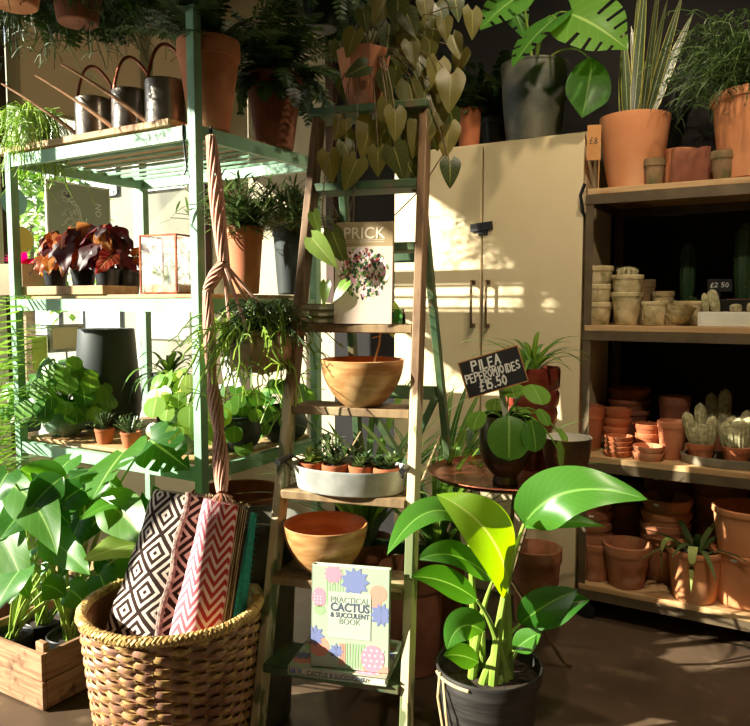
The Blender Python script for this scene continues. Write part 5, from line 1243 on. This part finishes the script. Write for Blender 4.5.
# zinc bucket with wire handle behind the basket
p = W(-.335, 2.10, 0); p = W(-.345, 2.17, 0); t = thing('zinc_bucket', 'tall dark zinc bucket with a pale wire handle behind the basket', 'bucket', p)
m = MB(); r = .115; m.lathe([(0,0),(r*.74,0),(r*.76,.01),(r*.97,.6),(r,.605),(r,.615),(r*.96,.615),(r*.94,.58),(r*.7,.02),(0,.02)], 40); m.build('bucket', K['zinc_dark'], t)
m = MB(); m.tube([(r*1.0*math.cos(a), r*math.sin(a)*.98-.0, .605+.025*abs(math.sin(a))) for a in [PI+i*PI/16 for i in range(17)]], .003, 6); m.build('handle', K['zinc'], t)
# ---- basket
BC = W(-.55, 1.95, 0); t = thing('wicker_basket', 'large round woven wicker basket holding rolled rugs at the front', 'basket', BC)
def bprof(z): return .180+.052*(z/.44)**.8
K['wick'] = None
def wickmat():
    m, tr, bs = newmat('woven wicker'); rv = nd(tr, 'ShaderNodeUVMap', uv_map='rnd'); s2 = nd(tr, 'ShaderNodeSeparateXYZ'); tr.links.new(rv.outputs[0], s2.inputs[0])
    n = noi(tr, 30, 4, (1,1,3)); c = mixc(tr, ramp(tr, n, .4, .62), rgb(196,160,96), rgb(138,92,60)); c = mixc(tr, ramp(tr, s2.outputs[0], .45, .7), c, rgb(160,116,92)); c = mixc(tr, ramp(tr, noi(tr, 4, 2), .5, .62), c, rgb(120,72,48))
    tr.links.new(c, bs.inputs['Base Color']); bs.inputs['Roughness'].default_value = .5; bump(tr, bs, n, .3); return m
K['wick'] = wickmat(); K['wickrim'] = mat('pale straw rim', rgb(206,176,106), rgb(176,138,76), 40, .55, bst=.3)
NS = 32; rows = 28; m = MB()
for i in range(rows):
    z = .010+i*.0152; P = []; 
    for k in range(NS*6):
        a = 2*PI*k/(NS*6); ph = NS*a/2*1.0+(PI if i % 2 else 0)
        P.append(Vector((math.cos(a), math.sin(a), 0))*(bprof(z)+.0062*math.sin(ph*1.0))+Vector((0,0,z+.0025*math.cos(ph*1))))
    n0 = len(m.v); m.tube(P, .0084, 6, 0, closed=True)
    for f in range(len(m.f)-NS*6*6, len(m.f)): m.rn[f] = ((f//18)*7919 % 97)/97
    # flatten radially, thicken vertically
    for q in range(n0, len(m.v)):
        x, y, zz = m.v[q]; a = math.atan2(y, x); rr_ = math.hypot(x, y); k = round(a/(2*PI)*NS*6); a0 = 2*PI*k/(NS*6); ph = NS*a0/2+(PI if i % 2 else 0); rc = bprof(z)+.0062*math.sin(ph)
        f_ = (rc+(rr_-rc)*.55)/rr_; m.v[q] = (x*f_, y*f_, z+.0025*math.cos(ph)+(zz-z-.0025*math.cos(ph))*1.12)
m.build('weave', K['wick'], t)
m = MB()
for k in range(NS):
    a = 2*PI*k/NS; m.tube([(math.cos(a)*bprof(z), math.sin(a)*bprof(z), z) for z in (.0,.1,.2,.3,.4,.43)], .0035, 5)
m.build('stakes', K['wickrim'], t)
m = MB(); R_ = bprof(.44)
for s in range(3):
    P = []
    for k in range(240):
        a = 2*PI*k/240; ph = 42*a+s*2*PI/3; P.append(Vector((math.cos(a), math.sin(a), 0))*(R_+.009*math.cos(ph))+Vector((0,0,.437+.008*math.sin(ph))))
    m.tube(P, .0072, 6, closed=True)
m.build('braided_rim', K['wickrim'], t)
m = MB(); m.lathe([(0,.006),(bprof(0),.006),(bprof(0),.014),(0,.014)], 40); m.build('base', K['wick'], t)
m = MB(); m.lathe([(bprof(z)-.011, z) for z in (.01,.1,.2,.3,.4,.43)]+[(bprof(z)-.015, z) for z in (.43,.3,.2,.1,.01)], 60); m.build('liner', K['wick'], t)
# rugs in the basket
def pat(name, kind):
    m, t_, bs = newmat(name); uv = nd(t_, 'ShaderNodeUVMap', uv_map='UVMap'); s = nd(t_, 'ShaderNodeSeparateXYZ'); t_.links.new(uv.outputs[0], s.inputs[0]); x, y = s.outputs[0], s.outputs[1]
    dist = mth(t_, 'MULTIPLY', mth(t_, 'SUBTRACT', noi(t_, 50, 2), .5), .08)
    if kind == 'diamond':
        fx = mth(t_, 'ABSOLUTE', mth(t_, 'SUBTRACT', mth(t_, 'FRACT', mth(t_, 'MULTIPLY', x, 2.0)), .5)); fy = mth(t_, 'ABSOLUTE', mth(t_, 'SUBTRACT', mth(t_, 'FRACT', mth(t_, 'MULTIPLY', y, 4.6)), .5))
        d = mth(t_, 'ADD', mth(t_, 'ADD', fx, fy), mth(t_, 'MULTIPLY', dist, .5)); r = mth(t_, 'FRACT', mth(t_, 'MULTIPLY', mth(t_, 'PINGPONG', d, .5), 4.1))
        k = ramp(t_, mth(t_, 'ABSOLUTE', mth(t_, 'SUBTRACT', r, .5)), .2, .26); c = mixc(t_, k, rgb(222,206,190), rgb(34,20,20))
    elif kind == 'zig':
        z = mth(t_, 'ABSOLUTE', mth(t_, 'SUBTRACT', mth(t_, 'FRACT', mth(t_, 'MULTIPLY', x, 2.6)), .5)); v_ = mth(t_, 'FRACT', mth(t_, 'ADD', mth(t_, 'MULTIPLY', mth(t_, 'ADD', y, dist if False else mth(t_, 'MULTIPLY', dist, .1)), 15.0), mth(t_, 'MULTIPLY', z, 2.6)))
        k = ramp(t_, mth(t_, 'ABSOLUTE', mth(t_, 'SUBTRACT', v_, .5)), .2, .26); c0 = mixc(t_, ramp(t_, x, .2, .8), rgb(206,110,124), rgb(176,44,46)); c = mixc(t_, k, rgb(238,206,204), c0)
    elif kind == 'stripe':
        v_ = mth(t_, 'FRACT', mth(t_, 'MULTIPLY', x, 3.0)); k = ramp(t_, mth(t_, 'ADD', v_, mth(t_, 'MULTIPLY', dist, 4)), .45, .6); c = mixc(t_, k, rgb(196,174,134), rgb(70,54,44))
    c = mixc(t_, mth(t_, 'MULTIPLY', noi(t_, 160, 2), .22), c, rgb(120,100,86))
    t_.links.new(c, bs.inputs['Base Color']); bs.inputs['Roughness'].default_value = .95; bs.inputs['Specular IOR Level'].default_value = .1; bump(t_, bs, noi(t_, 220, 2), .6, .003); return m
K['r_dia'] = pat('black and white diamond weave', 'diamond'); K['r_zig'] = pat('pink zigzag weave', 'zig'); K['r_str'] = pat('striped jute weave', 'stripe')
K['teal'] = mat('teal cloth', rgb(50,160,150), rgb(64,178,166), 80, .95, bst=.4); K['fringe'] = mat('mottled selvedge', rgb(176,150,136), rgb(104,76,72), 90, .95, bst=.5)
def fold_panel(TLp, TRp, BLp, BRp, bul, nrm, nu=16, nv=24, th=.012):
    """a thick folded cloth panel: outer sheet bulging along nrm, rounded edges"""
    m = MB(); A, B, C_, D = [Vector(q) for q in (BLp, BRp, TLp, TRp)]; nrm = Vector(nrm).normalized()
    def fn(u, v):
        b = A*(1-u)+B*u; t_ = C_*(1-u)+D*u; return b*(1-v)+t_*v+nrm*(bul*math.sin(PI*u)**.7+.004*math.sin(u*9+v*7)+ .003*math.sin(v*23))
    m.grid(fn, nu, nv); m.grid(lambda u, v: fn(1-u, v)-nrm*(th+bul*math.sin(PI*(1-u))**.7*1.6), nu, nv)
    for s in (0, 1):
        m.grid(lambda u, v: (fn(s, v)*(1-(u if s else 1-u)) + (fn(s, v)-nrm*th)*(u if s else 1-u)), 2, nv)
    for s in (0, 1):
        m.grid(lambda u, v: (fn(u, s)*(1-(v if s else 1-v))+(fn(u, s)-nrm*(th+bul*math.sin(PI*u)**.7*1.6))*(v if s else 1-v)), nu, 2)
    return m
cn = W(-.25, -1, .25)
def q4(a, b, c, d): return [pY(*x)-Vector((0,0,0)) for x in (a, b, c, d)]
t = thing('folded_rug', 'folded black and white diamond patterned rug leaning on the left in the basket', 'rug', BC)
pts = [x-BC for x in q4((154,489,2.06),(203,497,2.00),(92,668,1.90),(170,672,1.84))]
fold_panel(pts[0], pts[1], pts[2], pts[3], .035, cn).build('patterned_cloth', K['r_dia'], t)
m = MB(); a, b = pY(190,491,2.0)-BC, pY(152,665,1.85)-BC; m.tube([a+(b-a)*i/16+W(.004*math.sin(i), -.016, .0) for i in range(17)], .0085, 8); m.build('selvedge', K['fringe'], t)
pts = [x-BC for x in q4((194,492,2.03),(212,500,2.03),(150,668,1.90),(190,672,1.90))]
fold_panel(pts[0], pts[1], pts[2], pts[3], .012, cn).build('folded_edge', K['r_dia'], t)
t = thing('folded_rug', 'folded pink zigzag rug with striped jute layers in the middle of the basket', 'rug', BC)
pts = [x-BC for x in q4((204,498,1.97),(238,506,1.99),(160,672,1.80),(214,674,1.82))]
fold_panel(pts[0], pts[1], pts[2], pts[3], .04, W(-.1,-1,.25)).build('patterned_cloth', K['r_zig'], t)
for k in range(3):
    pts = [x-BC for x in q4((235+k*4,504+k*2,2.0+.012*k),(240+k*4,506+k*2,2.0+.012*k),(202+k*6,672,1.83+.012*k),(212+k*6,672,1.83+.012*k))]
    fold_panel(pts[0], pts[1], pts[2], pts[3], .004, W(.2,-1,.25), 4, 24).build('jute_layer', K['r_str'], t)
m = MB()
for i in range(70):
    f = i/70; c = pY(206+f*44, 497+f*11, 1.99)-BC; m.tube([c, c+Vector((random.uniform(-.006,.006), random.uniform(-.006,.006), random.uniform(.004,.012)))], .0016, 4)
m.build('fringe', K['r_str'], t)
t = thing('folded_cloth', 'folded teal cloth at the right side of the basket', 'cloth', BC)
pts = [x-BC for x in q4((251,512,2.03),(257,514,2.06),(224,668,1.88),(240,668,1.9))]
fold_panel(pts[0], pts[1], pts[2], pts[3], .004, W(.2,-1,.25), 4, 20, .02).build('cloth', K['teal'], t)
m = MB()
for i in range(26):
    f = i/26; c = (pts[1]*(1-f)+pts[3]*f); m.tube([c, c+W(.008,0,-.003)+Vector((0,0,random.uniform(-.006,.002)))], .0012, 3)
m.build('fringe', K['teal'], t)
# ---- crate with big leafy plants
CR0 = Vector((-1.985, 1.335, 0)); cw, cd, chh = .36, .33, .185
cc = Vector((CR0.x-cw/2, CR0.y+cd/2, 0)); t = thing('wooden_crate', 'weathered wooden crate full of large-leaved plants at the lower left', 'crate', cc)
for s in (-1, 1):
    m = MB(); m.box((0, s*(cd/2-.008), .05), (cw, .014, .088)); m.box((0, s*(cd/2-.008), .14), (cw, .014, .085)); m.build('side_board', K['crate'], t, bevel=.002)
    m = MB(); m.box((s*(cw/2-.008), 0, .05), (.015, cd-.034, .088)); m.box((s*(cw/2-.008), 0, .14), (.015, cd-.034, .085)); m.build('end_board', K['crate'], t, bevel=.002)
m = MB(); m.box((0,0,.012), (cw-.02,cd-.04,.012)); m.build('base_board', K['crate'], t)
for sx in (-1, 1):
    m = MB(); m.box((sx*(cw/2-.03), -(cd/2-.026), .115), (.04,.02,.19)); m.build('corner_post', K['crate'], t, bevel=.003)
def sb(px, py, Y): return pY(px, py, Y)
def bigplant(lb, base, leaves, pr=.075, phh=.15, key='l_mon', nm='potted_philodendron'):
    t = thing(nm, lb, 'potted plant', base, 0, 'plants in the wooden crate')
    pot_mb(phh, pr, pr*.75).build('pot', K['black'], t); soil_mb(pr*.86, phh*.88).build('soil', K['soil'], t)
    leaves = list(leaves)
    for i in range(9):
        x, y, Y_ = random.uniform(5, 140), random.uniform(470, 575), random.uniform(2.15, 2.42); dx, dy = random.uniform(-45, 45), random.uniform(15, 55)
        leaves.append(((x, y, Y_), None, (x+dx, y+dy, Y_-random.uniform(.02,.12)), random.uniform(.09,.14), fc(random.uniform(-.2,.6), random.uniform(.2,.8)), random.choice(['ovate','heart']), 0, random.choice(['l_mon','l_big'])))
    for (b_, m_, e_, wd, up, kind, slits, k2) in leaves:
        b_, e_ = sb(*b_)-base, sb(*e_)-base; md = (b_+e_)/2+Vector((0,0,.02)) if m_ is None else sb(*m_)-base
        m = MB(); blade(m, b_, md, e_, wd, up, kind, 14, 12 if slits else 8, .18, lobe=.2 if kind == 'heart' else 0, slits=slits, slant=.4 if slits else 0, wave=.25); m.build('leaf', K[k2], t)
        s = MB(); s0 = Vector((random.uniform(-.02,.02), random.uniform(-.02,.02), phh*.88)); s.tube(bez(s0, (b_.x*.35, b_.y*.35, b_.z*.75), b_, 10), [.006-.0003*i for i in range(11)], 6); s.build('leaf_stalk', K['stem'], t)
fc = lambda x=0, z=.4: W(x-.55,-1,z+.15)
b0 = Vector((-2.25, 1.52, .02)); b1 = Vector((-2.07, 1.50, .02)); b2_ = Vector((-2.24, 1.40, .02))
bigplant('large split-leaved plant at the back of the wooden crate', b1, [((124,452,2.30),None,(92,500,2.12),.27,fc(-.3,.8),'heart',5,'l_mon_l'), ((150,440,2.34),(165,450,2.3),(190,470,2.3),.18,fc(-.1,.9),'heart',5,'l_mon'), ((97,500,2.2),(125,508,2.15),(147,545,2.05),.14,fc(.1,.7),'ovate',0,'l_mon_l'), ((135,545,2.12),(112,548,2.06),(84,560,2.02),.13,fc(0,.8),'heart',0,'l_pilea_l'), ((110,470,2.35),None,(70,480,2.2),.15,fc(0,.8),'ovate',0,'l_mon'), ((150,500,2.3),None,(160,560,2.2),.13,fc(0,.4),'heart',0,'l_mon')])
bigplant('bushy plant with long arching leaves at the left of the wooden crate', b0, [((4,482,2.25),(40,492,2.15),(57,555,2.05),.14,fc(.4,.7),'ovate',0,'l_mon_l'), ((60,495,2.3),None,(20,470,2.2),.14,fc(0,.8),'ovate',0,'l_big'), ((30,520,2.3),None,(-20,560,2.15),.14,fc(0,.6),'heart',0,'l_mon'), ((80,520,2.25),None,(60,580,2.15),.14,fc(0,.3),'heart',0,'l_mon'), ((70,460,2.4),None,(40,500,2.3),.13,fc(0,.8),'heart',0,'l_mon'), ((-5,520,2.2),None,(30,600,2.05),.16,fc(.2,.5),'heart',0,'l_mon_l')])
bigplant('low leafy plant at the front of the wooden crate', b2_, [((20,570,2.1),None,(-10,620,2.0),.15,fc(0,.6),'heart',0,'l_mon'), ((42,585,2.1),None,(66,597,2.08),.08,fc(0,.8),'ovate',0,'l_big'), ((70,590,2.15),None,(90,612,2.1),.10,fc(.2,.6),'heart',0,'l_mon'), ((50,540,2.2),None,(90,575,2.1),.12,fc(.2,.6),'heart',0,'l_mon'), ((100,575,2.2),None,(110,610,2.1),.12,fc(.2,.6),'heart',0,'l_mon')], .07)
# palm at the left edge, on a stool? stands on the floor left of the crate
p = Vector((-2.80, 1.66, 0)); t = thing('potted_palm', 'palm with long narrow leaflets at the left edge of the view', 'potted plant', p)
pot_mb(.42, .12, .09).build('pot', K['terra_dark'], t); soil_mb(.1, .38).build('soil', K['soil'], t)
for (px, py, mx, my) in ((52, 330, 0, 290), (50, 395, 5, 345), (30, 300, -20, 260), (45, 425, 0, 390), (20, 360, -10, 330), (38, 470, -5, 430), (-60, 300, -60, 280)):
    m = MB(); e_, md = pY(px, py, 2.6)-p, pY(mx, my, 2.75)-p; frond(m, (0,0,.4), md, e_, 26, .12, .010, (0,0,1), random.random()); m.build('frond', K['l_strap'], t)
p = pY(14, 475, 2.36); p = onv(13, 1.75, GZ[1]+BT) 
m = MB()
for s in (-1, 1): m.box((s*.038,0,.045), (.006,.082,.09)); m.box((0,s*.038,.045), (.07,.006,.09))
m.box((0,0,.003), (.07,.07,.006))
q_ = pY(14, 476, 2.50)
# ---- black pot with big paddle leaves
P0 = W(.297, 1.86, 0); t = thing('potted_bird_of_paradise', 'large paddle-leaved plant in a dark tin bucket at the front of the floor', 'potted plant', P0, YAW)
hh = .315; m = MB(); r = .139; m.lathe([(0,0),(r*.70,0),(r*.72,.006),(r*.95,hh*.86),(r*.985,hh*.9),(r*.97,hh*.93),(r*.995,hh*.985),(r*.985,hh),(r*.955,hh),(r*.93,hh*.9),(r*.68,.02),(0,.02)], 48); m.build('bucket', K['blackmat'], t)
soil_mb(r*.93, hh*.88, .006).build('soil', K['soil'], t)
m = MB()
for k in range(1): m.tube([(r*1.0*math.cos(a)*(1+.02*k), r*math.sin(a)*(1+.02*k), hh-.012-.01*k) for a in [3.3+i*.06 for i in range(16)]], .004, 6)
m.tube([(-r*.95,-.05,hh),(-r*.99,-.06,hh-.06),(-r*.92,-.07,hh-.12),(-r*.86,-.08,.14)], .0035, 6); m.tube([(-r*.9,-.06,hh-.01),(-r*.86,-.09,hh-.09),(-r*.80,-.09,.15)], .0035, 6); m.build('rope_wrap', K['rope'], t)
RI = Matrix.Rotation(-YAW, 3, 'Z')
def hq(px, py, Y): return RI @ (pY(px, py, Y)-P0)
HL = [  # base, mid, tip, width, up, key, kind, stalk foot, stalk r
 ((508,586,1.84),(500,520,1.72),(436,494,1.82),.20,(.25,-.55,.75),'l_lime','broad',.010),
 ((468,522,1.90),(425,488,1.84),(387,555,1.74),.105,(-.5,-.6,.6),'l_big','ovate',.007),
 ((524,524,1.88),(560,470,1.84),(648,500,1.78),.15,(.1,-.75,.65),'l_big','broad',.007),
 ((522,528,1.93),(560,515,1.88),(606,527,1.84),.065,(0,-.4,.9),'l_big','lance',.006),
 ((493,580,1.84),(455,542,1.76),(418,560,1.70),.095,(-.1,-.6,.8),'l_big','ovate',.006),
 ((477,600,1.80),(445,575,1.74),(411,577,1.66),.085,(-.05,-.7,.7),'l_big','ovate',.006),
 ((484,632,1.76),(458,612,1.72),(447,650,1.70),.085,(-.3,-1,.3),'l_big','ovate',.005),
 ((520,624,1.86),(545,602,1.82),(578,590,1.76),.10,(.15,-.9,.4),'l_big','ovate',.006),
 ((514,650,1.82),(528,638,1.80),(542,632,1.76),.06,(.1,-.8,.6),'l_big','ovate',.005),
 ((478,662,1.76),(460,652,1.73),(444,656,1.70),.06,(-.1,-.8,.6),'l_big','ovate',.005),
 ((535,630,1.95),(560,600,1.95),(590,600,1.95),.08,(.1,-.6,.7),'l_big','ovate',.005)]
for i, (b_, m_, e_, wd, up, key, kind, sr) in enumerate(HL):
    b_, m_, e_ = hq(*b_), hq(*m_), hq(*e_)
    m = MB(); blade(m, b_, m_, e_, wd, up, kind, 20, 10, .22, wave=.12, rnd=[.7,.45,.5,.6,.2,.15,.4,.1,.5,.4,.1][i]); m.build('leaf', K[key], t)
    f_ = Vector((.045*math.cos(i*2.4), .04*math.sin(i*2.4), hh*.87)); m = MB()
    m.tube(bez(f_, Vector((f_.x*1.0+(b_.x-f_.x)*.2, f_.y+(b_.y-f_.y)*.2, f_.z+(b_.z-f_.z)*.6)), b_, 12), [sr*2.1-(sr*1.5)*j/12 for j in range(13)], 8); m.build('leaf_stalk', K['l_pilea_l'] if False else K['stem'], t)
